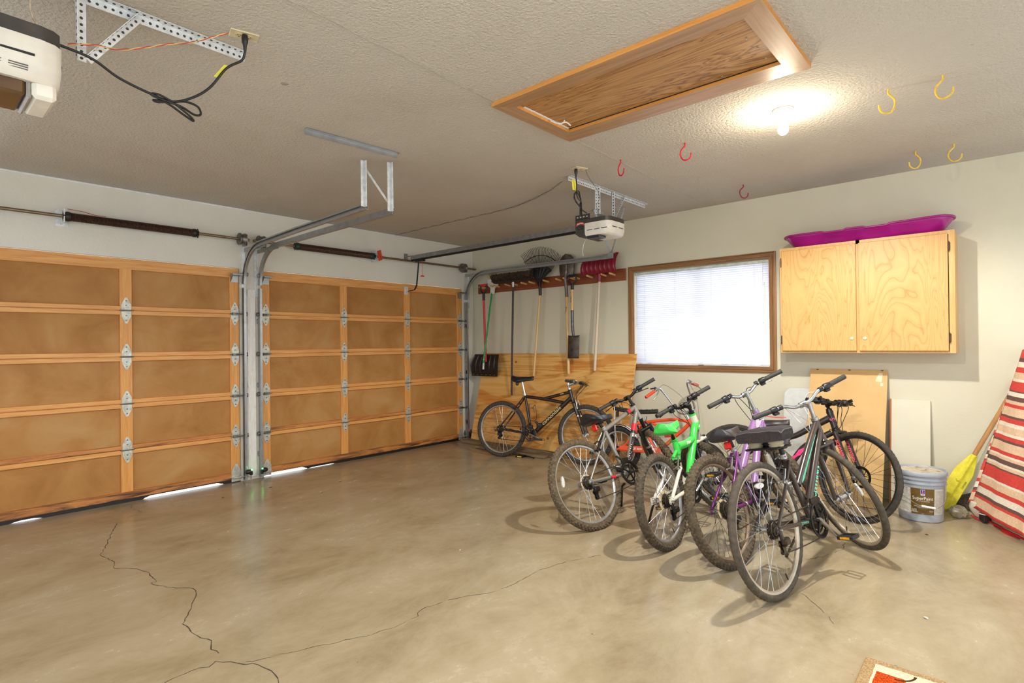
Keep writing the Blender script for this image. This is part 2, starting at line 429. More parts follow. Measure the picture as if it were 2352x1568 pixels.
def garage_door(idx, y0, label, bracket_mid=None):
    t = thing('door_%d' % idx, label, 'garage door', (0, y0, 0), None, 'structure')
    sw = .088; bay = (2.82 - 4 * sw) / 3; tp = -.022
    stiles = [k * (sw + bay) for k in range(4)]
    cuts = [DT] + list(RAILZ) + [.030]
    # hardboard panels, one per bay and section, with a faint pressed border
    for r in range(5):
        zt, zb = cuts[r], cuts[r+1]
        for k in range(3):
            a0 = stiles[k] + sw - .012; a1 = stiles[k+1] + .012; g = G()
            g.box((-.034, a0, zb + .012), (tp, a1, zt - .012))
            m = .075; q0, q1, w0, w1 = a0 + m, a1 - m, zb + .10, zt - .10
            ring = [(q0, w0), (q1, w0), (q1, w1), (q0, w1)]; inn = [(q0+.018, w0+.018), (q1-.018, w0+.018), (q1-.018, w1-.018), (q0+.018, w1-.018)]; e = .0018
            vs = [Vector((tp + .0002, *p)) for p in ring] + [Vector((tp + e, *p)) for p in inn]
            g._add(vs, [(i, (i+1) % 4, 4 + (i+1) % 4, 4 + i) for i in range(4)] + [(4, 5, 6, 7)])
            make('door_panel', g, M_HARD, t, 20)
    for r in range(5):
        zt, zb = cuts[r] - .0015, cuts[r+1] + .0015
        for k in range(4):
            make('stile', G().bbox((-.04, stiles[k], zb), (0, stiles[k] + sw, zt), .003), M_FIRV, t, 20)
        th = .095 if r == 0 else .037
        make('rail', G().bbox((-.04, .002, zt - th), (.0005, 2.818, zt), .003), M_FIR, t, 20)
        bh = .062 if r == 4 else .037
        make('rail', G().bbox((-.04, .002, zb), (.0005 if r < 4 else .004, 2.818, zb + bh), .003).box((-.039, .002, zb - (.006 if r < 4 else 0)), (-.012, 2.818, zb + .01)), M_FIRD if r >= 3 else M_FIR, t, 20)
        if r == 4: pass
    # rubber strip under the door, lifted where daylight comes in
    g = G(); ys = [0 + 2.82 * k / 188 for k in range(189)]
    def lift(y):
        for a, b, h in GAPS[idx]:
            if a <= y0 + y <= b: return h * min(1, 14 * min(y0 + y - a, b - y0 - y) + .15)
        return .0005
    rows = [[Vector((-.036, y, .031)), Vector((-.036, y, min(.029, lift(y)))), Vector((-.004, y, min(.029, lift(y)))), Vector((-.004, y, .031))] for y in ys]
    g.loft(rows); make('door_seal', g, BLACK, t, 0)
    # hinges
    def hinge(y, z, roller=0):
        g = G()
        up = [(-.036, .006), (.036, .006), (.036, .05), (.008, .112), (-.008, .112), (-.036, .05)]
        Mx = Matrix(((0,0,1,.001),(1,0,0,y),(0,1,0,z),(0,0,0,1)))
        g.prism(up, .004, Mx); g.prism([(a, -b) for a, b in up][::-1], .004, Mx)
        g.cyl((.009, y - .046, z), (.009, y + .046, z), .0085, seg=10)
        h = make('hinge', g, M_HINGE, t, 30)
        b = G()
        for dz in (.085, .045, -.045, -.085): b.cyl((.004, y, z + dz), (.011, y, z + dz), .006, seg=6)
        b.cyl((.016, y - .05, z), (.016, y + .05, z), .004, seg=6)
        make('bolt', b, STEEL_DK, h, 30)
        if roller:
            b = G(); b.cyl((.035, y, z), (.035, y + roller * .085, z), .005, seg=8); b.cyl((.035, y + roller*.085, z), (.035, y + roller*.105, z), .021, seg=14)
            b.box((.004, y - .03, z - .012), (.03, y + .03, z + .012)); make('roller', b, STEEL_DK, h, 30)
    for z in RAILZ:
        for k in range(4): hinge(stiles[k] + sw / 2, z, -1 if k == 0 else 1 if k == 3 else 0)
    for k, sg in ((0, -1), (3, 1)):
        y = stiles[k] + sw / 2; g = G()
        Mx = Matrix(((0,0,1,.003),(1,0,0,y),(0,1,0,.01),(0,0,0,1)))
        g.prism([(-.045, 0), (.045, 0), (.045, .10), (.012, .17), (-.012, .17), (-.045, .10)], .004, Mx); g.box((.004, y - .04, .05), (.05, y + .04, .056)); g.cyl((.04, y, .053), (.04, y + sg * .09, .053), .006)
        make('bottom_bracket', g, M_HINGE, t, 30)
        g = G(); z = DT - .09
        g.box((.002, y - .036, z - .05), (.006, y + .036, z + .02)); g.box((.006, y - .045, z + .016), (.085, y + .045, z + .022), Matrix.Translation((0, 0, 0)))
        g.prism([(.006, z + .02), (.075, z + .02), (.006, z - .05)], .004, Matrix(((1,0,0,0),(0,0,1,y-.04),(0,1,0,0),(0,0,0,1))))
        g.cyl((.06, y - sg * .055, z + .03), (.06, y + sg * .10, z + .03), .006); g.cyl((.06, y + sg * .085, z + .03), (.06, y + sg * .105, z + .03), .021)
        make('top_bracket', g, GALV, t, 30)
    return t
d1 = garage_door(1, D1[0], 'orange fir and hardboard garage door, the one with the long shaft and spring nearer the camera')
d2 = garage_door(2, D2[0], 'orange fir and hardboard garage door beside the corner, with the bent black opener arm')

# ------------------------------------------------------------------ tracks, springs
def ctrack(g, path, side, w=.05, d=.022, lip=.012):
    """C channel along path (list of (x, z)), open towards -side in y; y measured in local"""
    n = len(path); rows = []
    prof = [(-w/2, lip*.0+0), (-w/2, d), (w/2, d), (w/2, 0), (w/2 - lip, 0), (w/2 - lip, .003), (w/2 - .003, .003), (w/2 - .003, d - .003), (-w/2 + .003, d - .003), (-w/2 + .003, .003), (-w/2 + lip, .003), (-w/2 + lip, 0)]
    for i, (x, z) in enumerate(path):
        a = path[max(0, i-1)]; b = path[min(n-1, i+1)]; t = Vector((b[0]-a[0], 0, b[1]-a[1])).normalized(); nn = Vector((t.z, 0, -t.x))
        rows.append([Vector((x, 0, z)) + nn * u + Vector((0, side * v, 0)) for u, v in prof])
    g.loft(rows)
def door_track(label, y, side, x_end, hz, jamb_y):
    t = thing('door_track', label, 'garage door track', (0, y, 0))
    ver = [(.055, .015), (.055, 1.0), (.055, 1.93)]; R_ = .36; cx, cz = .055 + R_, 1.965
    curve = [(cx - R_ * cos(rad(a)), cz + R_ * sin(rad(a))) for a in range(0, 91, 9)]
    dz = hz - (cz + R_)
    hor = [(cx + .02, cz + R_ + .001), (x_end * .5, cz + R_ + dz * .5), (x_end, hz)]
    g = G(); ctrack(g, ver, side); make('vertical_track', g, GALV, t, 40)
    g = G(); ctrack(g, curve + hor, side); make('horizontal_track', g, GALV, t, 40)
    # angle iron on the jamb, up to the shaft, and stay
    g = G(); jy = jamb_y - y
    g.box((.001, jy - .018, 1.85), (.004, jy + .018, 2.335)); g.box((.001, jy - .0015, 1.85), (.034, jy + .0015, 2.335))
    make('flag_angle', g, GALV_LT, t, 30)
    g = G(); g.box((.03, side * .023, 2.285), (.50, side * .026, 2.325)); make('angle_stay', g, GALV, t, 30)
    for z in (.25, .95, 1.60):
        g = G(); g.box((.001, min(side*.022, jy), z - .025), (.004, max(side*.022, jy), z + .025)); g.box((.001, side*.021 - .002, z - .025), (.075, side*.021 + .002, z + .025)); g.cyl((.004, (side*.022+jy)/2, z), (.012, (side*.022+jy)/2, z), .008, seg=6)
        make('jamb_bracket', g, GALV, t, 30)
    return t
door_track('galvanised track beside the door with the long shaft, left of the white post', -3.245, 1, 2.20, 2.372, -3.215)
door_track('galvanised track right of the white post, serving the door beside the corner', -3.065, -1, 2.31, 2.345, -3.09)
tr = door_track('galvanised track at the corner, running in front of the rake and shovels', -.195, 1, 2.42, 2.312, -.10)
for px, (x1, y1, z1) in (((0), (2.80, -.62, H)), ((1), (3.02, -.40, H))):
    pass
hg = thing('track_hanger', 'thin galvanised straps holding the end of the corner track', 'track hanger', (2.41, -.18, 2.33))
for q in ((.14, -.55, H - 2.33 - .004), (.42, -.42, H - 2.33 - .004)):
    d = Vector(q); g = G(); M_ = frame_on((0, 0, 0), d, (1, -1, 0)); g.box((0, -.009, -.0015), (d.length, .009, .0015), M_); make('strap', g, GALV, hg, 30)
make('clip', G().box((-.03, -.03, -.04), (.03, .002, .02)), GALV, hg, 20)
ch = thing('track_hanger', 'galvanised bracket hanging both centre tracks from the ceiling', 'track hanger', (2.25, -3.15, H))
g = G(); Mx = frame_on((.17, -.68, -.002), (.045, .69, 0), (0, 0, -1))
g.box((0, -.016, 0), (.69, .016, .003), Mx); g.box((0, -.016, 0), (.69, -.013, .033), Mx)
for x in (.05, .2, .48, .56, .66): g.cyl(Mx @ Vector((x, -.017, .016)), Mx @ Vector((x, -.022, .016)), .006, seg=6)
make('ceiling_angle', g, GALV, ch, 30)
for yy, x0, zz in ((-.115, -.055, -.36), (.043, .05, -.385)):
    g = G(); g.box((x0 + .0, yy - .016, zz), (x0 + .003, yy + .016, -.02)); g.box((x0, yy + .013, zz), (x0 + .03, yy + .016, -.02)); make('drop_angle', g, GALV_LT, ch, 30)
g = G(); a = Vector((-.05, -.10, -.07)); b = Vector((.055, .055, -.35)); g.box((0, -.008, -.0015), ((b-a).length, .008, .0015), frame_on(a, b - a, (1, -.3, 0))); make('brace', g, GALV_LT, ch, 30)

def torsion(label, y0, y1, s0, s1, cap_mat, extra_red, drums, tag_y=None):
    z = 2.405; x = .085
    t = thing('torsion_shaft', label, 'garage door spring', (x, 0, z))
    make('shaft', G().cyl((0, y0, 0), (0, y1, 0), .0135, seg=14), paint((140, 122, 102), .35, .85, .1, 20), t)
    n = 1500; turns = 78; r = .034
    g = G()
    k = int((s1 - s0) / .0085); rows = []
    for i in range(k + 1):
        for dy, rr in ((0, r - .003), (.00425, r + .002)):
            y = s0 + (s1 - s0) * i / k + dy
            rows.append([Vector((rr * cos(a * PI / 8), y, rr * sin(a * PI / 8))) for a in range(16)])
    g.loft(rows); make('spring', g, SPRING, t, 60)
    for y, sg in ((s0, -1), (s1, 1)):
        g = G(); g.lathe([(.0, 0), (.036, 0), (.040, .012), (.040, .028), (.030, .040), (.030, .05), (0, .05)], (0, y - .01 * sg, 0), (0, sg, 0), 16)
        for a in range(4): g.cyl((.026 * cos(a*PI/2), y + sg * .035, .026 * sin(a*PI/2)), (.042 * cos(a*PI/2), y + sg * .035, .042 * sin(a*PI/2)), .006, seg=6)
        make('winding_cone', g, cap_mat, t, 40)
    g = G(); g.box((-.083, tag_y - .04, -.07), (-.079, tag_y + .04, .07)); g.box((-.079, tag_y - .003, -.055), (.04, tag_y + .003, .055))
    for dz in (-.055, .055): g.cyl((-.079, tag_y - .02, dz), (-.07, tag_y - .02, dz), .009, seg=6)
    make('centre_bracket', g, GALV_LT, t, 30)
    for y in drums:
        g = G(); g.lathe([(0, -.03), (.058, -.03), (.06, -.02), (.05, -.012), (.05, .004), (.056, .012), (.06, .03), (.03, .034), (0, .034)], (0, y, 0), (0, 1, 0), 26); make('cable_drum', g, STEEL_DK, t, 40)
        g = G(); g.box((-.083, y + .04, -.06), (.03, y + .044, .05)); make('end_bearing_plate', g, GALV, t, 30)
    if extra_red == 'strip':
        p = bez([(.01, s0 - .01, .06), (.02, s0 + .09, .052), (.03, s0 + .16, .036), (.03, s0 + .24, .035)], 5); g = G()
        g.tube(p, .007, 6, squash=.3); make('warning_tag', g, paint((205, 40, 36), .5), t)
    else:
        g = G(); g.box((-.0, -.05, -.06), (.003, .05, .06), Matrix.Translation((.05, tag_y + .03, .01)) @ Matrix.Rotation(.5, 4, 'Z') @ Matrix.Rotation(.3, 4, 'X')); make('warning_tag', g, paint((226, 72, 40), .5), t)
    return t
torsion('brown torsion spring on the long bronze shaft over the door left of the white post', -6.3, -3.19, -4.62, -3.70, paint((52, 48, 44), .45, .5), 'strip', [-3.262], -4.655)
torsion('brown torsion spring with orange tag over the door beside the corner', -3.15, -.03, -2.68, -1.76, paint((30, 62, 52), .45, .3), 'tag', [-3.075, -.262], -1.71)

# ------------------------------------------------------------------ floor sensors
def sensor(name, label, o, d, led, em):
    t = thing(name, label, 'sensor', o)
    g = G(); g.lathe([(.012, 0), (.022, .006), (.024, .03), (.018, .05), (.012, .055)], (0, 0, 0), d, 14); g.box((-.016, -.012, -.035), (.012, .012, .0)); make('sensor_body', g, BLACK, t)
    g = G(); g.box((-.003, -.008, -.075), (.003, .008, -.02)); g.box((-.06, -.008, -.03), (.0, .008, -.024)); make('bracket', g, GALV, t)
    s_ = 1 if d[1] > 0 else -1
    make('indicator_light', G().ball((.012, .0, .018), .0075, 10), glow(led, em), t)
    return t
sensor('safety_sensor', 'black door sensor with green light on the left of the white post foot', (.115, -3.205, .105), (0, -1, 0), (60, 255, 90), 12)
sensor('safety_sensor', 'black door sensor with green light on the right of the white post foot', (.115, -3.098, .098), (0, 1, 0), (60, 255, 90), 12)
sensor('safety_sensor', 'black door sensor with red light in the corner behind the black bicycle', (.125, -.13, .10), (0, -1, 0), (255, 30, 50), 14)
# ------------------------------------------------------------------ window and blind
M_CASE = wood((104, 70, 38), (158, 114, 66), 0, 40, .06, .45, .8)
M_CASEV = wood((118, 78, 42), (168, 122, 70), 2, 40, .06, .45, .8)
win = thing('window_1', 'wide window with brown wood casing on the cream wall', 'window', (2.53, 0, 1.035), None, 'structure')
ox, oz = 2.53, 1.035; CW, CH = 1.572, 1.158
def casing(n, pts, mat):
    """mitred stepped moulding; pts = outer a, outer b, inner b, inner a (x,z)"""
    g = G(); a, b, c, d = [Vector((p[0], 0, p[1])) for p in pts]
    steps = [(0, 0), (0, .016), (.18, .020), (.22, .014), (.45, .014), (.49, .022), (.72, .022), (.76, .014), (1, .012), (1, 0)]
    ra = [a.lerp(d, t) - Vector((0, y, 0)) for t, y in steps]; rb = [b.lerp(c, t) - Vector((0, y, 0)) for t, y in steps]
    g.loft([ra, rb]); make(n, g, mat, win, 20)
e = .063
casing('casing', [(0, CH), (CW, CH), (CW - e, CH - e), (e, CH - e)], M_CASE); casing('casing', [(CW, 0), (0, 0), (e, e), (CW - e, e)], M_CASE)
casing('casing', [(0, 0), (0, CH), (e, CH - e), (e, e)], M_CASEV); casing('casing', [(CW, CH), (CW, 0), (CW - e, e), (CW - e, CH - e)], M_CASEV)
g = G(); x0, x1, z0, z1 = WX0 - ox, WX1 - ox, WZ0 - oz, WZ1 - oz
for lo, hi in (((x0, .10, z0), (x0 + .04, .13, z1)), ((x1 - .04, .10, z0), (x1, .13, z1)), ((x0, .10, z0), (x1, .13, z0 + .04)), ((x0, .10, z1 - .04), (x1, .13, z1)), (((x0+x1)/2 - .03, .10, z0), ((x0+x1)/2 + .03, .13, z1))): g.box(lo, hi)
make('sash', g, paint((228, 228, 230), .4), win, 0)
s = N('glass'); s.color(s.ramp(s.noise(s.coord(), 2), [(0, (250, 252, 255)), (1, (252, 253, 255))])); s.set(.02)
tp_ = s.n('ShaderNodeBsdfTransparent'); gm_ = s.n('ShaderNodeMixShader'); gm_.inputs[0].default_value = .07
s.l(tp_.outputs[0], gm_.inputs[1]); s.l(s.b.outputs[0], gm_.inputs[2]); s.l(gm_.outputs[0], s.t.nodes['Material Output'].inputs[0])
for a, b in ((x0 + .04, (x0+x1)/2 - .03), ((x0+x1)/2 + .03, x1 - .04)):
    make('pane', G().box((a, .112, z0 + .04), (b, .118, z1 - .04)), s.m, win, 0)
M_SLAT = N('blind_slat'); nt = M_SLAT.t
bs = nt.nodes.new('ShaderNodeBsdfTranslucent'); bd = nt.nodes.new('ShaderNodeBsdfDiffuse'); mx = nt.nodes.new('ShaderNodeMixShader'); mx.inputs[0].default_value = .42
cc = M_SLAT.ramp(M_SLAT.noise(M_SLAT.coord(), 3), [(.3, (226, 228, 240)), (.7, (238, 240, 250))]); M_SLAT.l(cc, bs.inputs[0]); M_SLAT.l(cc, bd.inputs[0]); M_SLAT.l(bd.outputs[0], mx.inputs[1]); M_SLAT.l(bs.outputs[0], mx.inputs[2]); M_SLAT.l(mx.outputs[0], nt.nodes['Material Output'].inputs[0])
bl = thing('window_blind', 'lowered white mini blind glowing with daylight in the window', 'blind', (WX0, .03, WZ0))
BW, BH = WX1 - WX0, WZ1 - WZ0
make('head_rail', G().bbox((.006, -.014, BH - .034), (BW - .006, .016, BH - .004), .003), paint((196, 204, 196), .4), bl, 20)
make('bottom_rail', G().bbox((.012, -.012, .008), (BW - .012, .012, .024), .003), paint((212, 216, 226), .4), bl, 20)
g = G(); nsl = 46; tilt = rad(62)
for k in range(nsl):
    z = .034 + (BH - .075) * k / (nsl - 1); hw = .0148
    sag = .004 if k < 5 else 0
    rows = []
    for i in range(13):
        u = i / 12; x = .012 + (BW - .024) * u; dz = -sag * sin(PI * u) + (.0016 * sin(k * 2.3 + u * 5) if u < .12 else 0)
        rows.append((x, z + dz))
    for i in range(12):
        (xa, za), (xb, zb) = rows[i], rows[i+1]; dy, dzz = hw * cos(tilt), hw * sin(tilt)
        g.quad((xa, -dy, za - dzz), (xb, -dy, zb - dzz), (xb, 0.002, zb), (xa, 0.002, za)); g.quad((xa, 0.002, za), (xb, 0.002, zb), (xb, dy, zb + dzz), (xa, dy, za + dzz))
make('slats', g, M_SLAT.m, bl, 60)
for fx_ in (.085, .335, .605, .90):
    g = G(); g.tube([(BW * fx_, -.014, .01), (BW * fx_, -.014, BH - .02)], .0016, 5); g.tube([(BW * fx_, .014, .01), (BW * fx_, .014, BH - .02)], .0016, 5); make('ladder_cord', g, WHITE, bl)
make('tilt_wand', G().tube([(.03, -.022, BH - .03), (.032, -.024, .42)], .0035, 6), paint((220, 222, 226), .2), bl)
g = G(); g.tube(bez([(BW - .06, -.02, BH - .02), (BW - .062, -.022, .9), (BW - .064, -.022, .44)]), .0018, 5); g.tube(bez([(BW - .06, -.02, BH - .25), (BW - .045, -.022, .8), (BW - .05, -.022, .56), (BW - .062, -.022, .5)]), .0016, 5); g.lathe([(.002, 0), (.006, -.02), (0, -.024)], (BW - .064, -.022, .44), (0, 0, 1), 8); make('pull_cord', g, IVORY, bl)

# ------------------------------------------------------------------ cabinet and sled
def maple():
    s = N('maple_ply'); v = s.coord((1, 1, .22))
    a = s.noise(v, 3.4, 3, .45, .9)
    m = s.n('ShaderNodeMath', operation='MULTIPLY'); s.l(a, m.inputs[0]); m.inputs[1].default_value = 22
    f = s.n('ShaderNodeMath', operation='FRACT'); s.l(m.outputs[0], f.inputs[0])
    col = s.ramp(f.outputs[0], [(.0, (190, 138, 72)), (.07, (208, 160, 94)), (.6, (216, 170, 104)), (.95, (210, 162, 96)), (1, (192, 140, 74))])
    b = s.noise(s.coord((1, 1, .5)), 3, 5, .6, .5)
    col = s.mix(s.ramp(b, [(.40, (0, 0, 0)), (.75, (120, 120, 120))]), col, (196, 140, 74))
    s.color(col); s.set(.42, 0, .4); return s.m
M_MAPLE = maple(); M_CABF = wood((200, 150, 82), (222, 178, 112), 2, 40, .05, .42, .6, .04)
M_BRASS = paint((92, 74, 54), .35, .8, .15, 40)
cab = thing('wall_cabinet', 'two-door light wood wall cabinet mounted right of the window', 'cabinet', (4.22, 0, 1.236))
cw, chh, cd = 1.222, .924, .30
g = G()
for lo, hi in (((0, -cd + .018, 0), (.016, -.001, chh)), ((cw - .016, -cd + .018, 0), (cw, -.001, chh)), ((.016, -cd + .018, .012), (cw - .016, -.001, .028)), ((.016, -cd + .018, chh - .016), (cw - .016, -.001, chh)), ((.016, -.008, .028), (cw - .016, -.001, chh - .016))): g.box(lo, hi)
make('cabinet_body', g, M_CABF, cab, 0)
g = G(); y0, y1 = -cd, -cd + .018
for lo, hi in (((0, y0, 0), (.030, y1, chh)), ((cw - .036, y0, 0), (cw, y1, chh)), ((.585, y0, 0), (.611, y1, chh)), ((.03, y0, chh - .03), (cw - .036, y1, chh)), ((.03, y0 + .003, 0), (cw - .036, y1, .014))): g.box(lo, hi)
make('face_frame', g, M_CABF, cab, 0)
for xa, xb, kx, hx in ((.018, .586, .552, .012), (.604, cw - .040, .646, cw - .034)):
    d = make('door', G().bbox((xa, -cd - .019, .016), (xb, -cd - .001, chh - .026), .003), M_MAPLE, cab, 20)
    make('knob', G().lathe([(0, -.004), (.011, -.002), (.013, .003), (.011, .006), (.006, .007), (.005, .010), (0, .010)], (kx, -cd - .021, .119), (0, -1, 0), 18), paint((226, 220, 190), .3, .3), d)
    for hz_ in (.115, .80):
        g = G(); g.cyl((hx, -cd - .012, hz_ - .032), (hx, -cd - .012, hz_ + .032), .0055, seg=8); g.box((hx - .008, -cd - .006, hz_ - .03), (hx + .008, -cd, hz_ + .03)); g.cyl((hx, -cd - .012, hz_ - .04), (hx, -cd - .012, hz_ + .04), .003, seg=6); make('hinge', g, M_BRASS, d)
M_SLED = paint((152, 14, 116), .28, 0, .08, 6, spec=.5)
sl = thing('sled', 'magenta plastic snow sled lying on top of the wall cabinet', 'sled', (4.84, -.175, 2.162))
def sled_pt(u, side, lev):
    """u 0..1 along length, lev 0 floor edge .. 1 rim"""
    L = 1.20; x = (u - .5) * L
    t = abs(2 * u - 1); nose = max(0, (t - .72) / .28)
    hw = .128 * math.sqrt(max(0, 1 - nose ** 3.2)) 
    out = lev * .045
    notch = 0
    for c in (.345, .60): notch = max(notch, max(0, min(1, (.075 - abs(u - c)) / .012)))
    z = .004 + .092 * lev + .014 * max(0, 2 * u - 1) ** 2 * lev - .010 * notch * (lev ** 2)
    xx = x * (1 - (1 - lev) * .13)
    return Vector((xx, side * max(.002, hw * (.80 + .20 * lev) + out * (hw / .128) - .012 * notch * (1 - abs(2*lev - 1)) * 1), z))
g = G(); NU = 80
us = [.5 - .5 * cos(PI * i / NU) for i in range(NU + 1)]
prof = [('L', l) for l in (1.0, .75, .5, .25, .08)] + [('L', 0.0), ('R', 0.0)] + [('R', l) for l in (.08, .25, .5, .75, 1.0)]
rows = [[sled_pt(u, -1 if sd == 'L' else 1, l) for sd, l in prof] for u in us]
g.grid(lambda a, b: rows[round(a * NU)][round(b * (len(prof) - 1))], NU, len(prof) - 1)
body = make('hull', g, M_SLED, sl, 50)
md = body.modifiers.new('thick', 'SOLIDIFY'); md.thickness = .004; md.offset = 1
rim = [sled_pt(u, -1, 1.0) for u in us] + [sled_pt(u, 1, 1.0) for u in us[::-1]]
make('rim', G().tube(rim, .0085, 8, closed=True), M_SLED, sl, 60)
for x in (-.30, .0):
    pass

# ------------------------------------------------------------------ tool rack and tools
M_RACK = wood((110, 52, 22), (150, 80, 38), 0, 30, .05, .45, .8)
M_PEG = wood((206, 156, 92), (228, 186, 124), 1, 60, .1, .5, .5)
M_HANDLE = wood((206, 164, 104), (230, 196, 140), 2, 60, .03, .45, .5, .04)
M_HANDLE2 = wood((196, 176, 150), (220, 204, 182), 2, 60, .03, .5, .5, .04)
rk = thing('tool_rack', 'long dark stained board with wooden pegs on the cream wall', 'rack', (.127, 0, 2.05))
make('board', G().bbox((0, -.022, 0), (2.373, -.001, .135), .004), M_RACK, rk, 20)
PEG = [.26, .315, .475, .54, .74, .87, 1.03, 1.165, 1.395, 1.59, 1.70, 1.80, 1.865, 2.05, 2.24, 2.36]
for k, x in enumerate(PEG):
    a = Vector((x - .127, -.018, .072)); b = a + Vector((random.uniform(-.006, .006), -.115, .012))
    make('peg', G().tube([a, a.lerp(b, .9), b], [.0125, .0115, .009], 10), M_PEG, rk, 40)
def tool(name, label, cat, loc): return thing(name, label, cat, loc)
def dgrip(g, o, w, h, r=.011):
    """D handle, open loop in the xz plane, o = bottom of the Y"""
    o = Vector(o)
    g.tube(bez([o, o + Vector((-w*.35, 0, h*.3)), o + Vector((-w*.5, 0, h*.62)), o + Vector((-w*.46, 0, h))], 5), r, 10)
    g.tube(bez([o, o + Vector((w*.35, 0, h*.3)), o + Vector((w*.5, 0, h*.62)), o + Vector((w*.46, 0, h))], 5), r, 10)
# black snow shovel with a red handle
t = tool('snow_shovel', 'black snow shovel with red shaft hanging nearest the corner', 'shovel', (.362, -.145, .90))
g = G()
def blade(w, h, curve, ribs, depth, taper=0.0, skew=0.0):
    def fn(u, v):
        x = (u - .5) * w * (1 - taper * v); z = v * h
        y = -curve * (1 - (2*v - 1) ** 2) * .0 + depth * (v ** 2) - .012 * (1 if abs(((u * ribs) % 1) - .5) < .16 and .04 < u < .96 and v > .06 else 0) - .03 * (2*u - 1) ** 2 * -1
        return Vector((x + skew * v, y, z))
    return fn
g.grid(lambda u, v: Vector(((u - .5) * (.475 - .02 * v) + .03 * v + .035 * sin(PI * v) * (1 if u > .5 else -.6) * abs(2*u-1), -.05 * sin(PI * v * .9) + .03 * v - (.010 if (u * 6) % 1 < .22 and .03 < u < .97 and v > .1 else 0), v * .30)), 60, 14)
o = make('blade', g, BLACK, t, 30); o.modifiers.new('t', 'SOLIDIFY').thickness = .004
g = G(); [g.cyl((-.20 + .08 * k, -.012, .022), (-.20 + .08 * k, -.018, .022), .006, seg=8) for k in range(6)]; make('rivet', g, STEEL, o)
make('shaft', G().tube([(.062, -.035, .20), (.046, -.035, .62), (.034, -.035, 1.05)], .0155, 12), paint((206, 26, 40), .35), t, 40)
g = G(); g.tube([(.034, -.035, 1.04), (.033, -.035, 1.135)], .019, 12); dgrip(g, (.033, -.035, 1.125), .115, .12, .013); make('d_handle', g, BLACK, t, 50)
make('grip', G().tube([(-.024, -.035, 1.245), (.091, -.035, 1.245)], .0155, 12), paint((214, 30, 36), .4), t, 40)
# snow brush on a green pole
t = tool('snow_brush', 'white-headed snow brush with pale bristles and a green pole', 'brush', (.426, -.20, 1.0))
make('pole', G().tube([(.004, -.028, .13), (.017, .135, 1.06)], .0115, 10), paint((16, 150, 74), .35), t, 40)
g = G(); g.tube([(.0, -.035, .0), (.005, -.028, .14)], .0125, 10); make('end_sleeve', g, paint((214, 214, 210), .4), t)
make('collar', G().tube([(.003, -.031, .085), (.005, -.028, .135)], .0145, 10), paint((16, 150, 74), .35), t)
g = G(); g.prism([(x - .082, z + .012) for x, z in [(.078, 1.02), (.128, 1.02), (.146, 1.10), (.205, 1.125), (.21, 1.160), (.17, 1.165), (.160, 1.220), (.028, 1.220), (.030, 1.135), (.080, 1.10)]], .03, Matrix(((1,0,0,0),(0,0,1,.122),(0,1,0,0),(0,0,0,1)))); make('brush_head', g, WHITE, t, 20)
g = G()
for k in range(420):
    x = random.uniform(-.050, .074); y = random.uniform(.124, .150); dx = (x - .012) * .25 + random.uniform(-.006, .006); g.tube([(x, y, 1.225), (x + dx, y + random.uniform(-.006, .006), 1.335 + random.uniform(-.012, .01))], .0011, 3, caps=False)
make('bristles', g, paint((214, 200, 152), .7), t, 0)
# push broom
t = tool('push_broom', 'dark push broom with bushy brown bristles and a black pole', 'broom', (.925, -.135, .672))
make('pole', G().tube([(-.016, -.072, 0), (-.030, 0, 1.45)], .0135, 10), paint((58, 54, 54), .5, .2, .35, 60), t, 40)
make('ferrule', G().tube([(-.030, 0, 1.415), (-.030, 0, 1.48)], [.017, .019], 10), ALU, t)
make('broom_head', G().bbox((-.366, -.034, 1.480), (.270, .034, 1.515), .008), paint((40, 33, 28), .6), t, 30)
g = G()
for k in range(3200):
    x = random.uniform(-.366, .270); y = random.uniform(-.040, .036); e = .018 * ((x + .05) / .32); a = random.uniform(-.02, .02)
    g.tube([(x, y, 1.49), (x + e + a * .5, y * 1.35 + a * .4, 1.545), (x + e * 1.6 + a, y * 1.6 + random.uniform(-.014, .014), 1.592 + random.uniform(-.018, .014))], .0019, 3, caps=False)
for k in range(1100):
    x = random.uniform(-.37, .275); g.tube([(x, -.034, 1.51), (x + random.uniform(-.015, .015), -.060 + random.uniform(-.008, .006), 1.520 + random.uniform(-.03, .04))], .0017, 3, caps=False)
for x in range(0): pass
o = make('bristles', g, paint((66, 54, 40), .7, 0, .5, 40), t, 0)
# leaf rake
t = tool('leaf_rake', 'black plastic leaf rake with fanned tines and a wooden handle', 'rake', (1.236, -.09, .931))
make('handle', G().tube([(0, -.055, 0), (.078, 0, 1.08)], .0135, 12), M_HANDLE, t, 40)
ap = Vector((.080, -.012, 1.085))
def fan(a, r, y=0): return ap + Vector((r * sin(a), y, r * cos(a)))
A0, A1 = rad(-32), rad(46); A0, A1 = rad(-32), rad(42)
g = G(); n = 27
g.grid(lambda u, v: fan((A0 + (A1 - A0) * u) * (.46 + .54 * v ** .8) * .97 + .0, .03 + .27 * v + .02 * sin(PI*u) * v, -.018 * sin(PI * v) - (.006 if (u * 6) % 1 < .15 else 0)), 48, 10)
o = make('fan_body', g, BLACK, t, 40); o.modifiers.new('t', 'SOLIDIFY').thickness = .004
g = G()
for k in range(n):
    a = A0 * .95 + (A1 - A0) * .97 * k / (n - 1); e = .012 * (k - n/2) / n
    g.tube([fan(a * .96, .28, -.010), fan(a, .42, -.022), fan(a + e, .515, -.022), fan(a + e * 1.5, .54, -.050)], [.0040, .0034, .0030, .0026], 6)
make('tines', g, BLACK, t, 50)
g = G(); g.tube([fan(A0 * .99 + (A1 - A0) * .99 * k / 24, .435, -.024) for k in range(25)], .0055, 6); make('brace', g, BLACK, t, 50)
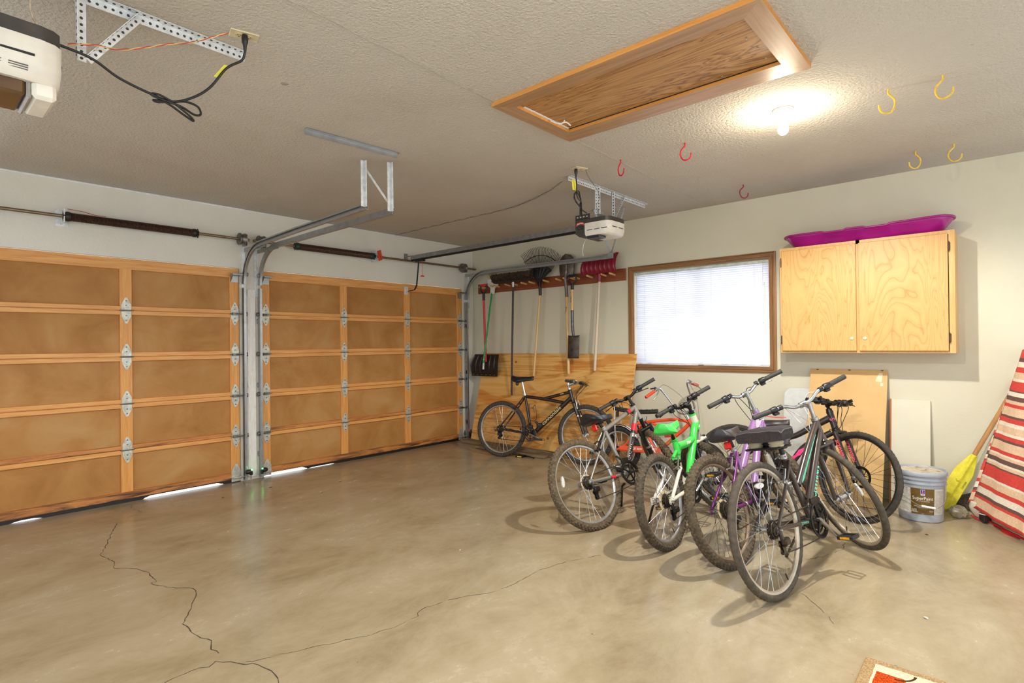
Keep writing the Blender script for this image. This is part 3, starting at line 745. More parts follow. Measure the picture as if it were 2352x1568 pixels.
make('socket', G().tube([(.075, 0, 1.02), (.080, -.006, 1.09), (.086, -.018, 1.22)], [.019, .021, .012], 12), BLACK, t, 40)
# round point shovel hung upside down
t = tool('round_point_shovel', 'long round point shovel hung blade up with a wooden handle', 'shovel', (1.774, -.075, .973))
make('handle', G().tube([(0, -.062, 0), (-.030, -.032, .52), (-.056, -.005, .955)], .0175, 12), M_HANDLE, t, 40)
make('socket', G().tube(bez([(-.055, -.005, .93), (-.062, -.005, 1.05), (-.060, -.022, 1.15), (-.036, -.038, 1.24), (-.040, -.034, 1.38)], 5), [.021] * 10 + [.019] * 6 + [.013] * 5, 12), paint((118, 110, 104), .4, .7, .15, 30), t, 50)
def shov(u, v):
    w = .115 * (1 if v < .55 else math.sqrt(max(0, 1 - ((v - .55) / .45) ** 2.2))) * (.86 + .14 * min(1, v / .3)); x = (2*u - 1) * w
    return Vector((.0 + x - .060, -.012 - .045 * (1 - (2*u-1)**2) * (1 - .35*v) + .02, 1.185 + .275 * v))
g = G(); g.grid(shov, 16, 18); o = make('blade', g, paint((96, 86, 76), .5, .55, .25, 16), t, 60); o.modifiers.new('t', 'SOLIDIFY').thickness = .003
lettering('Ames', .036, paint((40, 30, 26), .6), frame_on((-.046, -.034, .77), (0, 0, -1), (0, -1, 0)), t)
# D handle spade
t = tool('garden_spade', 'short spade with black D handle and square blade pointing down', 'spade', (1.858, -.16, 1.16))
make('grip', G().tube([(-.052, 0, .985), (.058, 0, .985)], .0165, 12), BLACK, t, 40)
g = G(); g.tube([(.0, 0, .82), (.002, 0, .88)], .0195, 12); dgrip(g, (.003, 0, .87), .115, .115, .012); make('d_handle', g, BLACK, t, 50)
make('handle', G().tube([(-.004, 0, .57), (0, 0, .83)], .0175, 12), M_HANDLE, t, 40)
make('shaft', G().tube(bez([(-.004, 0, .575), (-.004, 0, .40), (.0, .006, .31), (.012, .0, .25), (.012, -.012, .13)], 4), [.0185] * 8 + [.016] * 4 + [.018, .015, .012, .009, .006], 12), paint((96, 96, 98), .38, .75, .15, 30), t, 50)
g = G(); g.grid(lambda u, v: Vector((.012 + (u - .5) * .165 * (1 - .02*v) - .012 * (1 - v), .004 - .022 * (1 - (2*u-1)**2), .268 * v)), 14, 8); o = make('blade', g, paint((76, 68, 62), .5, .5, .3, 14), t, 50); o.modifiers.new('t', 'SOLIDIFY').thickness = .003
g = G(); [g.tube([(.012 + sx * .025, .0, .266), (.012 + sx * .082, .002, .270)], .005, 6) for sx in (-1, 1)]; make('foot_step', g, paint((86, 80, 76), .45, .6), o)
lettering('Hardy', .028, paint((40, 30, 26), .6), frame_on((-.008, -.019, .70), (0, 0, -1), (0, -1, 0)), t)
# maroon snow shovel
t = tool('snow_shovel', 'maroon ribbed snow shovel hung blade up on the far end of the rack', 'shovel', (2.143, -.10, 1.02))
make('handle', G().tube([(0, -.03, 0), (.062, 0, 1.07)], .0165, 12), M_HANDLE2, t, 40)
M_MAR = paint((128, 18, 44), .3, 0, .1, 8)
g = G(); g.tube([(.060, 0, 1.03), (.064, -.004, 1.12)], [.021, .023], 12); g.tube(bez([(.066, -.006, 1.09), (.12, -.01, 1.125), (.15, -.014, 1.15)]), .010, 8); g.tube(bez([(.063, -.006, 1.09), (.01, -.01, 1.125), (-.02, -.014, 1.15)]), .010, 8); make('socket', g, M_MAR, t, 50)
g = G(); g.grid(lambda u, v: Vector((-.155 + .460 * u + .012 * (2*u - 1) * (1-v), -.012 - .075 * sin(PI * (.12 + .8 * v)) + .055 * v - .014 * max(0, sin(u * 8 * 2 * PI - PI/2)) ** .6 * min(1, v * 6) * 1.0, 1.125 + .205 * v + .02 * u * v - .02 * (1-v) * abs(2*u - 1) ** 6)), 96, 16)
o = make('blade', g, M_MAR, t, 45); o.modifiers.new('t', 'SOLIDIFY').thickness = .004

# ------------------------------------------------------------------ boards leaning on the wall
def plywood():
    s = N('plywood'); v = s.coord((.16, 1, 1))
    a = s.noise(v, 2.3, 4, .5, 1.2)
    m = s.n('ShaderNodeMath', operation='MULTIPLY'); s.l(a, m.inputs[0]); m.inputs[1].default_value = 11
    f = s.n('ShaderNodeMath', operation='FRACT'); s.l(m.outputs[0], f.inputs[0])
    col = s.ramp(f.outputs[0], [(0, (186, 122, 54)), (.12, (214, 158, 84)), (.55, (228, 180, 108)), (.92, (212, 156, 82)), (1, (188, 124, 56))])
    b = s.noise(s.coord((.22, 1, 1), loc=(2, 0, 5)), 2.6, 5, .55, 1.6)
    col = s.mix(s.ramp(b, [(.52, (0, 0, 0)), (.56, (200, 200, 200))]), col, (196, 118, 42))
    c = s.noise(s.coord((.3, 1, 1), loc=(8, 0, 2)), 3.2, 5, .55, 1)
    col = s.mix(s.ramp(c, [(.55, (0, 0, 0)), (.66, (150, 150, 150))]), col, (230, 188, 120))
    vo = s.n('ShaderNodeTexVoronoi'); s.l(s.coord((.8, 1, 1)), vo.inputs['Vector']); vo.inputs['Scale'].default_value = 5.5
    k = s.ramp(vo.outputs['Distance'], [(.06, (230, 230, 230)), (.115, (0, 0, 0))])
    col = s.mix(k, col, (122, 64, 22))
    s.color(col); s.set(.55, 0, .3); s.bump(a, .08, .003); return s.m
def board(name, label, cat, x0, x1, zt, yt, yb, th, mat, edge=None, zb=0.0):
    """board leaning on the wall: top at yt, foot at yb"""
    d = Vector((0, yt - yb, zt - zb)); L = d.length; up = d.normalized(); nrm = Vector((0, -up.z, up.y))
    M = basis(Vector((x0, yb, zb)), Vector((1, 0, 0)), up, Vector((1, 0, 0)).cross(up))   # local x along wall, y up the board, z towards room
    g = G(); g.bbox((0, 0, -th), (x1 - x0, L, 0), .0015)
    o = make(name, g, mat, None, 20); o.matrix_world = M
    return tag(o, label, cat), M, L
M_PLY0 = plywood()
# plywood uses board-local coords: x along, y up
def plywood_local():
    return M_PLY0
pb, PM, PL = board('plywood_sheet', 'knotty orange plywood sheet leaning under the garden tools', 'plywood', .253, 2.632, 1.212, -.025, -.33, .012, M_PLY0, zb=.004)
M_MDF = N('mdf'); v = M_MDF.coord(); c = M_MDF.ramp(M_MDF.noise(v, 3, 6, .6), [(.3, (200, 162, 104)), (.7, (214, 178, 122))]); d_ = M_MDF.noise(v, 120, 3)
c = M_MDF.mix(M_MDF.ramp(d_, [(.62, (0,0,0)), (.7, (90,90,90))]), c, (168, 128, 76)); M_MDF.color(c); M_MDF.set(.65, 0, .3)
mb, MM, ML = board('mdf_board', 'tall tan fibreboard sheet leaning on the wall behind the bicycles', 'board', 4.394, 4.979, 1.086, -.024, -.40, .014, M_MDF.m, zb=.004)
g = G(); g.prism([(.50, ML - .10), (.545, ML - .105), (.55, ML - .03), (.525, ML - .028), (.51, ML - .06)], .0006); g.prism([(.535, ML - .14), (.555, ML - .14), (.556, ML - .115), (.537, ML - .112)], .0006); make('paint_smudge', g, paint((228, 214, 180), .6), mb, 0)
g = G(); [g.prism([(x, ML - .006), (x + .02, ML - .012), (x + .028, ML - .003), (x + .01, ML - .001)], .0006) for x in (.04, .53, .29)]; make('chip', g, paint((96, 66, 36), .8), mb, 0)
wb, WM_, WL_ = board('shelf_board', 'narrow cream painted board leaning between the fibreboard and the paint bucket', 'board', 4.992, 5.262, .848, -.022, -.13, .018, paint((214, 209, 186), .5, 0, .02, 3), zb=.004)
make('raw_edge', G().box((-.0008, .001, -.0175), (.010, WL_ - .001, .0006)), wood((150, 84, 36), (190, 120, 60), 1, 40, .06, .6), wb, 0)
def rrect(w, h, r, n=8):
    p = []
    for cx, cy, a0 in ((w - r, r, -90), (w - r, h - r, 0), (r, h - r, 90), (r, r, 180)):
        for k in range(n + 1): a = rad(a0 + 90 * k / n); p.append((cx + r * cos(a), cy + r * sin(a)))
    return p
d = Vector((0, .11, .905)); up = d.normalized(); M = basis(Vector((4.178, -.165, .002)), Vector((1, 0, 0)), up, Vector((1, 0, 0)).cross(up))
o = make('table_top', G().prism(rrect(.62, d.length, .075), .03, None, -.03), paint((206, 208, 204), .45, 0, .03, 20), None, 30); o.matrix_world = M
tag(o, 'pale grey plastic panel with rounded corner, leaning behind the tan fibreboard', 'panel')
# old timbers at the foot of the plywood
M_OLD = wood((92, 74, 50), (150, 126, 92), 0, 30, .05, .8, 1.2, .3, big=(6, (66, 50, 32), .5, .7))
o = make('timber', G().bbox((0, -.03, 0), (1.72, .035, .062), .006), M_OLD, None, 20); o.matrix_world = Matrix.Translation((.16, -.375, .001)) @ Matrix.Rotation(rad(-1.2), 4, 'Z'); tag(o, 'longer weathered timber lying against the foot of the plywood', 'timber')
o = make('timber', G().bbox((0, -.045, 0), (1.10, .045, .034), .006), M_OLD, None, 20); o.matrix_world = Matrix.Translation((.60, -.53, .001)) @ Matrix.Rotation(rad(1.5), 4, 'Z'); tag(o, 'shorter flat timber lying in front of the longer one by the plywood', 'timber')

# ------------------------------------------------------------------ paint bucket
M_BUCK = N('bucket'); v = M_BUCK.coord(); c = M_BUCK.ramp(M_BUCK.noise(v, 12, 5, .6), [(.3, (150, 156, 166)), (.7, (172, 177, 184))]); dd = M_BUCK.noise(M_BUCK.coord((1, 1, 1.6)), 26, 6, .7)
M_BUCK.color(M_BUCK.mix(M_BUCK.ramp(dd, [(.66, (0,0,0)), (.74, (180,180,180))]), c, (96, 84, 70))); M_BUCK.set(.42)
BX, BY = 5.228, -.43
bu = thing('paint_bucket', 'grey paint bucket with brown label standing before the cream board', 'bucket', (BX, BY, 0))
g = G(); g.lathe([(0, .001), (.132, .001), (.137, .006), (.150, .275), (.158, .278), (.158, .288), (.151, .292), (.151, .306), (.160, .309), (.160, .319), (.153, .323), (.153, .334), (.150, .337)], (0, 0, 0), (0, 0, 1), 56); make('pail', g, M_BUCK.m, bu, 30)
g = G(); g.lathe([(.146, .334), (.164, .337), (.167, .345), (.167, .362), (.163, .368), (.155, .369), (.150, .362), (.146, .356), (0, .356)], (0, 0, 0), (0, 0, 1), 56); lid = make('lid', g, M_BUCK.m, bu, 35)
M_DRY = N('dried_paint'); v = M_DRY.coord(); M_DRY.color(M_DRY.ramp(M_DRY.noise(v, 18, 7, .7, .6), [(.36, (120, 112, 96)), (.46, (196, 186, 160)), (.6, (216, 208, 186))])); M_DRY.set(.7)
make('dried_paint', G().lathe([(.142, .3565), (.142, .3575), (0, .3575)], (0, 0, 0), (0, 0, 1), 40), M_DRY.m, lid, 0)
def brad(z): return .137 + (.150 - .137) * (z - .006) / .269 + .0009
def wrap(g, a0, a1, z0, z1, n=24, e=0.0):
    g.grid(lambda u, w: Vector(((brad(z0 + (z1-z0)*w) + e) * cos(a0 + (a1-a0)*u), (brad(z0 + (z1-z0)*w) + e) * sin(a0 + (a1-a0)*u), z0 + (z1 - z0) * w)), n, 2)
# camera sees the -y side; angles measured from +x
AL = rad(-90 - 0)
la0, la1, la2, la3 = rad(-163), rad(-108), rad(-51), rad(-20)
g = G(); wrap(g, la0, la3, .062, .248, 40); label = make('paper_label', g, paint((206, 202, 192), .6, 0, .08, 60), bu, 60, 'white paper label')
g = G(); wrap(g, la1, la2, .060, .250, 24, .0006); bl_ = make('brown_label', g, paint((104, 80, 30), .4, 0, .12, 30), label, 60)
def ontext(body, z, am, size, mat, parent, e=.0016, sx=1.0, name='lettering', bold=0.0):
    """bend text round the pail"""
    o = lettering(body, size, mat, Matrix.Identity(4), parent, .0001, name, sx=sx, bold=bold)
    for vv in o.data.vertices:
        zz = z + vv.co.y; r = brad(zz) + e + vv.co.z; a = am + vv.co.x / r; vv.co = Vector((r * cos(a), r * sin(a), zz))
    return o
mid = (la1 + la2) / 2; M_W = paint((240, 238, 230), .5, 0, .02, 10); M_INK = paint((60, 58, 54), .6)
ontext('SuperPaint', .178, mid, .034, M_W, label, sx=.86)
ontext('with advanced technology', .1585, mid, .008, M_W, label)
ontext('EXTERIOR ACRYLIC LATEX', .118, mid, .0088, M_W, label)
ontext('Superior Hiding Quality', .110, mid, .006, M_W, label)
for k, tx in enumerate(('25 YEAR', 'LIMITED', 'WARRANTY')): ontext(tx, .094 - k * .009, la1 + .14, .0082, M_W, label, bold=.0002)
ontext('FLAT', .086, la2 - .13, .011, M_W, label); ontext('SATIN', .0655, mid, .006, M_W, label)
g = G(); wrap(g, mid - .085, mid + .085, .200, .243, 6, .001); lg = make('logo', g, paint((214, 216, 226), .5), label, 60)
g = G(); wrap(g, mid - .075, mid + .075, .211, .241, 6, .0014); make('logo_panel', g, paint((24, 44, 168), .4), label, 60)
def tri(p, mat, e):
    g = G(); vs = []
    for x, z in p: r = brad(z) + e; vs.append(Vector((r * cos(mid + x / r), r * sin(mid + x / r), z)))
    g._add(vs, [tuple(range(len(vs)))]); make('logo_mark', g, mat, label, 0)
tri([(-.006, .217), (.006, .217), (.0045, .227), (0, .231), (-.0045, .227)], paint((226, 70, 74), .5), .0019)
tri([(-.002, .231), (.002, .231), (.0015, .239), (-.0015, .239)], paint((230, 226, 236), .5), .0019)
tri([(-.007, .205), (.007, .205), (.007, .208), (-.007, .208)], paint((70, 84, 160), .5), .0019)
ontext('SHERWIN', .2137, mid, .0042, M_W, label, .002)
ontext('CAUTIONS Read before use', .243, la0 + .42, .010, M_INK, label, .0008, bold=.0003)
for k in range(26):
    g = G(); z = .232 - k * .0062; a = la0 + .06
    for seg_ in range(2):
        a1_ = a + random.uniform(.32, .40); wrap(g, a, a1_, z, z + .0022, 8, .0006); a = a1_ + .04
    make('fine_print', g, paint((150, 146, 138), .7), label, 0) if k % 3 == 0 else make('fine_print', g, paint((168, 164, 154), .7), label, 0)
for k in range(20):
    g = G(); wrap(g, la2 + .05, la3 - .05, .236 - k * .0085, .2385 - k * .0085, 8, .0006); make('fine_print', g, paint((172, 160, 146), .7), label, 0)
g = G(); A, B = Vector((-.155, -.03, .283)), Vector((.157, -.03, .283))
hp = bez([A, A + Vector((.02, -.10, -.06)), Vector((-.03, -.166, .150)), Vector((.02, -.170, .130)), Vector((.105, -.168, .125)), Vector((.15, -.11, .165)), B], 8); g.tube(hp, .0022, 6); g.ball(A, .008, 8); g.ball(B, .008, 8); make('bail', g, STEEL, bu)
make('bail_grip', G().tube([(.022, -.172, .130), (.104, -.170, .1255)], .0085, 12), WHITE, bu, 40)

# ------------------------------------------------------------------ paddle
P0, P1 = Vector((5.328, -.125, .015)), Vector((5.532, -.085, .455)); P2 = Vector((5.79, -.024, 1.03))
pd = thing('paddle', 'yellow bladed paddle with wooden shaft leaning behind the bucket', 'paddle', P0)
ax = (P1 - P0).normalized(); nr = Vector((.25, -1, .18)); nr = (nr - ax * nr.dot(ax)).normalized(); wd = ax.cross(nr)
Lb = (P1 - P0).length
def pbl(u, v):
    w = .062 if v < .68 else .062 - .041 * ((v - .68) / .32) ** 1.1
    if v < .06: w *= .8 + .2 * v / .06
    t = (2*u - 1); rib = .014 * math.exp(-(t * w / .014) ** 2) * min(1, v * 2.5)
    return ax * (Lb * v) + wd * (t * w) + nr * (rib + .006 * (1 - t*t))
g = G(); g.grid(pbl, 24, 20); o = make('blade', g, YELLOW, pd, 60); o.modifiers.new('t', 'SOLIDIFY').thickness = .005
make('socket', G().tube([ax * (Lb * .80), ax * (Lb * 1.0)], [.014, .021], 12), YELLOW, pd, 50)
make('boss', G().lathe([(0, -.002), (.012, 0), (.010, .009), (0, .010)], ax * (Lb * .55) + nr * .02 - wd * .012, nr, 12), YELLOW, o, 50)
make('shaft', G().tube([P1 - P0 - ax * .03, P2 - P0], .0165, 14), wood((160, 110, 58), (200, 150, 92), 2, 30, .1, .5, .8), pd, 50)
lettering('Caviness', .018, paint((110, 110, 60), .5), frame_on(ax * (Lb * .50) - wd * -.040 + nr * .0085, ax, nr), o)

# ------------------------------------------------------------------ striped canopy bundle
STR = [(.00, .022, 'r'), (.022, .085, 't'), (.085, .105, 'r'), (.105, .128, 'b'), (.128, .175, 'w'), (.175, .205, 'r'), (.205, .255, 't'), (.255, .270, 'w'), (.270, .355, 'r'), (.355, .365, 'b'), (.365, .385, 't'), (.385, .40, 'w'), (.40, .432, 'b'), (.432, .452, 't'), (.452, .466, 'w'), (.466, .492, 'r'), (.492, .555, 't'), (.555, .572, 'b'), (.572, .602, 'r'), (.602, .622, 'w'), (.622, .672, 't'), (.672, .700, 'w'), (.700, .735, 'r'), (.735, .752, 'b'), (.752, .815, 't'), (.815, .840, 'r'), (.840, .865, 't'), (.865, .898, 'b'), (.898, .93, 'w'), (.93, .94, 'b'), (.94, 1.01, 'r'), (1.01, 1.03, 'w'), (1.03, 1.08, 't'), (1.08, 1.12, 'r'), (1.12, 1.16, 'w'), (1.16, 1.19, 'b'), (1.19, 1.25, 'r')]
FC = {'r': paint((208, 66, 58), .8, 0, .06, 60), 't': paint((222, 190, 158), .8, 0, .05, 60), 'w': paint((230, 222, 204), .8, 0, .04, 60), 'b': paint((104, 74, 70), .8, 0, .06, 60)}
FK = 'rtwb'
cb = thing('striped_canopy', 'folded red, tan and brown striped canopy leaning in the right corner of the view', 'canopy', (5.51, -.17, 0))
bl0 = Vector((0, -.03, .085)); tl0 = Vector((.292, .075, 1.21)); hd = Vector((.454, -.89, -.03))
g = G()
def canopy(u, zz, fold=0.0):
    k = zz / 1.25; p = bl0 + (tl0 - bl0) * (k * 1.04); w = .62 * (1 - .55 * k)
    wob = Vector((.89, .454, 0)) * (.006 * sin(u * 9 + 2 * k) + .002 * sin(u * 23 + k * 9) - .012 * k) 
    return p + hd * (w * u) + wob
zs = sorted({a for a, b, c in STR} | {b for a, b, c in STR})
nz = len(zs); nu = 24; base = len(g.v)
for i in range(nz):
    for k in range(nu + 1): g.v.append(canopy(k / nu, zs[i]))
for i in range(nz - 1):
    cch = next(c for a, b, c in STR if a <= zs[i] + 1e-6 < b)
    for k in range(nu):
        a = base + i * (nu + 1) + k; g.f.append((a, a + 1, a + nu + 2, a + nu + 1)); g.mi.append(FK.index(cch))
o = make('fabric_panel', g, [FC[c] for c in FK], cb, 60); o.modifiers.new('t', 'SOLIDIFY').thickness = .002
g = G(); base = 0      # folded-back edge behind the front layer
for i in range(nz):
    for k in range(3):
        z_ = zs[i] * .98 + .03; kk = z_ / 1.25; p = bl0 + (tl0 - bl0) * (kk * 1.04) + Vector((.0, .010, 0)); g.v.append(p + Vector((-.022 * (1 - kk) ** 2 * (1 - k / 2) + .02 * k - .002, .006 * k, 0)))
for i in range(nz - 1):
    cch = next(c for a, b, c in STR if a <= zs[i] + 1e-6 < b)
    for k in range(2): a = i * 3 + k; g.f.append((a, a + 1, a + 4, a + 3)); g.mi.append(FK.index(cch))
o = make('folded_edge', g, [FC[c] for c in FK], cb, 60); o.modifiers.new('t', 'SOLIDIFY').thickness = .002
M_CANV = paint((224, 216, 198), .8, 0, .05, 20); M_REDH = paint((196, 24, 36), .6, 0, .08, 30)
g = G(); g.grid(lambda u, w: Vector((.02 + .10 * u - .02*w, -.02 - .12 * u, .012 + .115 * w - .03 * u * (1-w) * 0)) + Vector((-.02, 0, 0)) * sin(PI * w), 8, 8); o = make('lower_flap', g, M_CANV, cb, 60); o.modifiers.new('t', 'SOLIDIFY').thickness = .003
g = G(); g.grid(lambda u, w: Vector((.115 + .22 * u, -.15 - .40 * u, .022 + (.105 - .06 * u) * w)) + Vector((.02, .01, 0)) * sin(PI * w + u * 3), 14, 8); o = make('lower_flap', g, M_CANV, cb, 60); o.modifiers.new('t', 'SOLIDIFY').thickness = .003
g = G(); g.tube([(.0, -.02, .016), (.03, -.06, .008), (.07, -.11, .006), (.10, -.14, .008)], .007, 6, squash=.6); g.tube([(.112, -.15, .022), (.20, -.31, .020), (.34, -.55, .018)], .008, 6); g.grid(lambda u, w: Vector((.13 + .13 * u, -.18 - .24 * u, .022 * (1 - w) + .001)) + Vector((.02 * sin(u * 9), -.02 * w * abs(sin(u * 6)), 0)), 14, 3); make('red_hem', g, M_REDH, cb, 60)
make('pole', G().tube([(.105, -.10, .055), (.16, -.04, .30)], .011, 10), paint((58, 54, 52), .4, .5), cb, 40)
g = G(); g.bbox((-.035, -.025, .0), (.035, .025, .055), .006, Matrix.Translation((.085, -.125, .012)) @ Matrix.Rotation(-1.1, 4, 'Z')); make('foot_pad', g, [paint((40, 32, 34), .5)], cb, 30)
g = G(); g.tube([(.085 + .045 * cos(a) * 1.0, -.125 + .045 * sin(a), .071) for a in [k * PI / 8 for k in range(16)]], .004, 6, closed=True); make('foot_rim', g, paint((210, 190, 176), .6), cb)
# little clear bag beside it
g = G(); random.seed(3)
g.ball((0, 0, .045), .05, 18, (1.25, .8, .9)); 
for p in g.v: p += Vector((random.uniform(-.006, .006), random.uniform(-.006, .006), random.uniform(-.008, .008))); p.z = max(.001, p.z)
s = N('clear_plastic'); s.color(s.ramp(s.noise(s.coord(), 30, 5), [(.3, (150, 140, 110)), (.7, (206, 198, 168))])); s.set(.25); s.b.inputs['Transmission Weight'].default_value = .35
o = make('plastic_bag', g, s.m, None, 25); o.location = (5.44, -.26, 0); tag(o, 'small crumpled clear plastic bag on the floor beside the striped canopy', 'bag')
# ------------------------------------------------------------------ attic hatch
M_HF = wood((150, 112, 74), (184, 146, 108), 0, 40, .05, .4, .6); M_HFY = wood((156, 118, 82), (188, 152, 116), 1, 40, .05, .4, .6)
M_HEDGE = wood((190, 122, 48), (222, 160, 82), 0, 40, .05, .45, .6)
hx0, hx1, hy0, hy1 = 3.535, 5.012, -3.288, -2.528; ix0, ix1, iy0, iy1 = 3.635, 4.912, -3.188, -2.670; zb = -.024
ht = thing('attic_hatch', 'long plywood attic hatch with wooden frame on the ceiling', 'hatch', (hx0, hy0, H))
def frame_board(poly, mat, sides):
    g = G(); p = [(x - hx0, y - hy0) for x, y in poly]; g.prism(p, .024, None, zb)
    g.mi = [1] * len(g.mi); g.mi[0] = 0; g.mi[1] = 1
    make('frame_board', g, [mat, M_HEDGE], ht, 0)
frame_board([(hx0, hy0), (hx1, hy0), (ix1, iy0), (ix0, iy0)], M_HF, 0); frame_board([(hx1, hy1), (hx0, hy1), (ix0, iy1), (ix1, iy1)], M_HF, 0)
frame_board([(hx0, hy1), (hx0, hy0), (ix0, iy0), (ix0, iy1)], M_HFY, 0); frame_board([(hx1, hy0), (hx1, hy1), (ix1, iy1), (ix1, iy0)], M_HFY, 0)
def hatch_ply():
    s = N('hatch_plywood'); v = s.coord((.14, 1, 1))
    a = s.noise(v, 3.4, 4, .5, 1.6); m = s.n('ShaderNodeMath', operation='MULTIPLY'); s.l(a, m.inputs[0]); m.inputs[1].default_value = 26
    f = s.n('ShaderNodeMath', operation='FRACT'); s.l(m.outputs[0], f.inputs[0])
    col = s.ramp(f.outputs[0], [(0, (128, 84, 42)), (.22, (170, 124, 72)), (.6, (192, 146, 92)), (.92, (168, 122, 70)), (1, (130, 86, 44))])
    b = s.noise(s.coord((.3, 1, 1), loc=(1, 4, 2)), 3, 5, .6, 1)
    s.color(s.mix(s.ramp(b, [(.5, (0, 0, 0)), (.62, (140, 140, 140))]), col, (186, 146, 96))); s.set(.5, 0, .35); return s.m
make('hatch_panel', G().box((ix0 - hx0 - .01, iy0 - hy0 - .01, -.0035), (ix1 - hx0 + .01, iy1 - hy0 + .01, -.0005)), hatch_ply(), ht, 0)
make('gap', G().box((ix0 - hx0, iy1 - hy0 - .008, -.006), (ix1 - hx0, iy1 - hy0 - .001, -.003)), paint((30, 20, 12), .9), ht, 0)
g = G()
for x, y in ((.28, .18), (.62, .18), (.95, .17), (1.25, .2), (1.32, .3), (1.33, .42), (.3, .55), (.7, .57), (1.1, .58), (1.33, .54)): g.cyl((x, y, -.0035), (x, y, -.006), .005, seg=8)
make('screws', g, STEEL, ht)
make('edge_strip', G().box((ix0 - hx0 + .001, iy0 - hy0 + .06, -.009), (ix0 - hx0 + .012, iy1 - hy0 - .02, -.004)), WHITE, ht, 0)
g = G(); p0 = Vector((.18, .46, -.014)); g.tube(bez([p0 + Vector((-.07, -.05, .0)), p0 + Vector((-.03, -.02, -.02)), p0 + Vector((.0, .01, -.01)), p0 + Vector((.02, .035, -.03))]), .004, 6); g.tube(bez([p0 + Vector((-.06, -.02, .0)), p0 + Vector((-.02, .0, -.014)), p0, ]), .003, 6); make('pull_string', g, WHITE, ht)

# ------------------------------------------------------------------ bulbs
lp = thing('ceiling_lamp', 'bare lit bulb in a white porcelain holder on the ceiling', 'lamp', (4.74, -2.03, H))
g = G(); g.lathe([(.056, 0), (.058, -.006), (.056, -.014), (.040, -.020), (.032, -.026), (0, -.026)], (0, 0, 0), (0, 0, 1), 30); make('lampholder', g, WHITE, lp, 40)
make('socket', G().lathe([(.024, -.024), (.022, -.050), (.019, -.064), (0, -.064)], (0, 0, 0), (0, 0, 1), 20), WHITE, lp, 40)
make('screw', G().lathe([(.005, -.018), (.005, -.034), (0, -.036)], (.03, -.03, 0), (0, 0, 1), 8), STEEL, lp)
g = G(); g.lathe([(.013, -.064), (.016, -.080), (.026, -.098), (.030, -.118), (.027, -.136), (.016, -.148), (0, -.152)], (0, 0, 0), (0, 0, 1), 24); M_BULB = glow((255, 240, 214), BULB_E); make('bulb', g, M_BULB, lp, 60)
L = bpy.data.lights.new('second_bulb', 'POINT'); L.energy = LAMP2_E; L.shadow_soft_size = .035; L.color = (1, .93, .82)
lo_ = bpy.data.objects.new('second_bulb', L); C.objects.link(lo_); lo_.location = (4.84, -4.56, 2.60)

# ------------------------------------------------------------------ hooks
M_YH = paint((226, 188, 70), .45, 0, .08, 40); M_RH = paint((196, 22, 40), .4, 0, .1, 40); M_PH = paint((150, 20, 62), .4, 0, .1, 40)
def hook(label, x, y, ang, mat, s=1.0, r=.0052, group=None):
    c, s_ = cos(ang), sin(ang)
    p = [(0, 0), (0, -.022), (-.012, -.034), (-.030, -.056), (-.030, -.088), (-.012, -.118), (.018, -.122), (.040, -.104), (.044, -.078)]
    pts = bez([Vector((u * s * c, u * s * s_, w * s)) for u, w in p], 5)
    o = make('ceiling_hook', G().tube(pts, r, 8), mat, None, 60); o.location = (x, y, H); tag(o, label, 'hook', group)
    return o
hook('yellow hook on the ceiling between the lamp and the other large yellow hook', 5.251, -1.915, rad(215), M_YH, 1.08)
hook('large yellow hook on the ceiling closest to the right edge of the view', 5.49, -1.915, rad(-10), M_YH, 1.0)
hook('small-looking yellow hook above the right end of the wall cabinet, nearer the window', 5.24, -.565, rad(215), M_YH, 1.02)
hook('yellow hook just under the wall line, above the cabinet and right of its yellow neighbour', 5.46, -.56, rad(-5), M_YH, 1.0)
hook('red hook on the ceiling by the attic hatch corner, above the opener', 3.562, -1.91, rad(-25), M_RH, 1.0)
hook('red hook on the ceiling between the lamp and the other red hook', 4.07, -1.908, rad(10), M_RH, .98)
hook('dark crimson hook on the ceiling close to the window wall', 4.002, -.566, rad(40), M_PH, .96)

# ------------------------------------------------------------------ garage door openers
def perf_angle(g, a, b, w, n1, n2, t=.0025, holes=True, hole_m=1, pitch=.026, hr=.0058):
    """L angle from a to b: flanges along n1 and n2, each w wide, with round holes shown by dark discs let into the faces"""
    a = Vector(a); b = Vector(b); d = b - a; L = d.length; d.normalize(); n1 = Vector(n1).normalized(); n2 = Vector(n2).normalized()
    g.m = 0
    for m1, m2 in ((n1, n2), (n2, n1)):
        M = basis(a, d, m1, m2); g.box((0, 0, 0), (L, w, t), M)
        if holes:
            g.m = hole_m
            for k in range(int(L / pitch)):
                x = pitch * (k + .5); c = a + d * x + m1 * (w * .55)
                g.lathe([(hr, 0), (hr, t + .0008), (0, t + .0008)], c - m2 * .0004, m2, 8); g.lathe([(0, 0), (hr, 0)], c - m2 * .0004, m2, 8)
            g.m = 0
M_HOLE = paint((66, 62, 58), .8, 0, .1, 20)
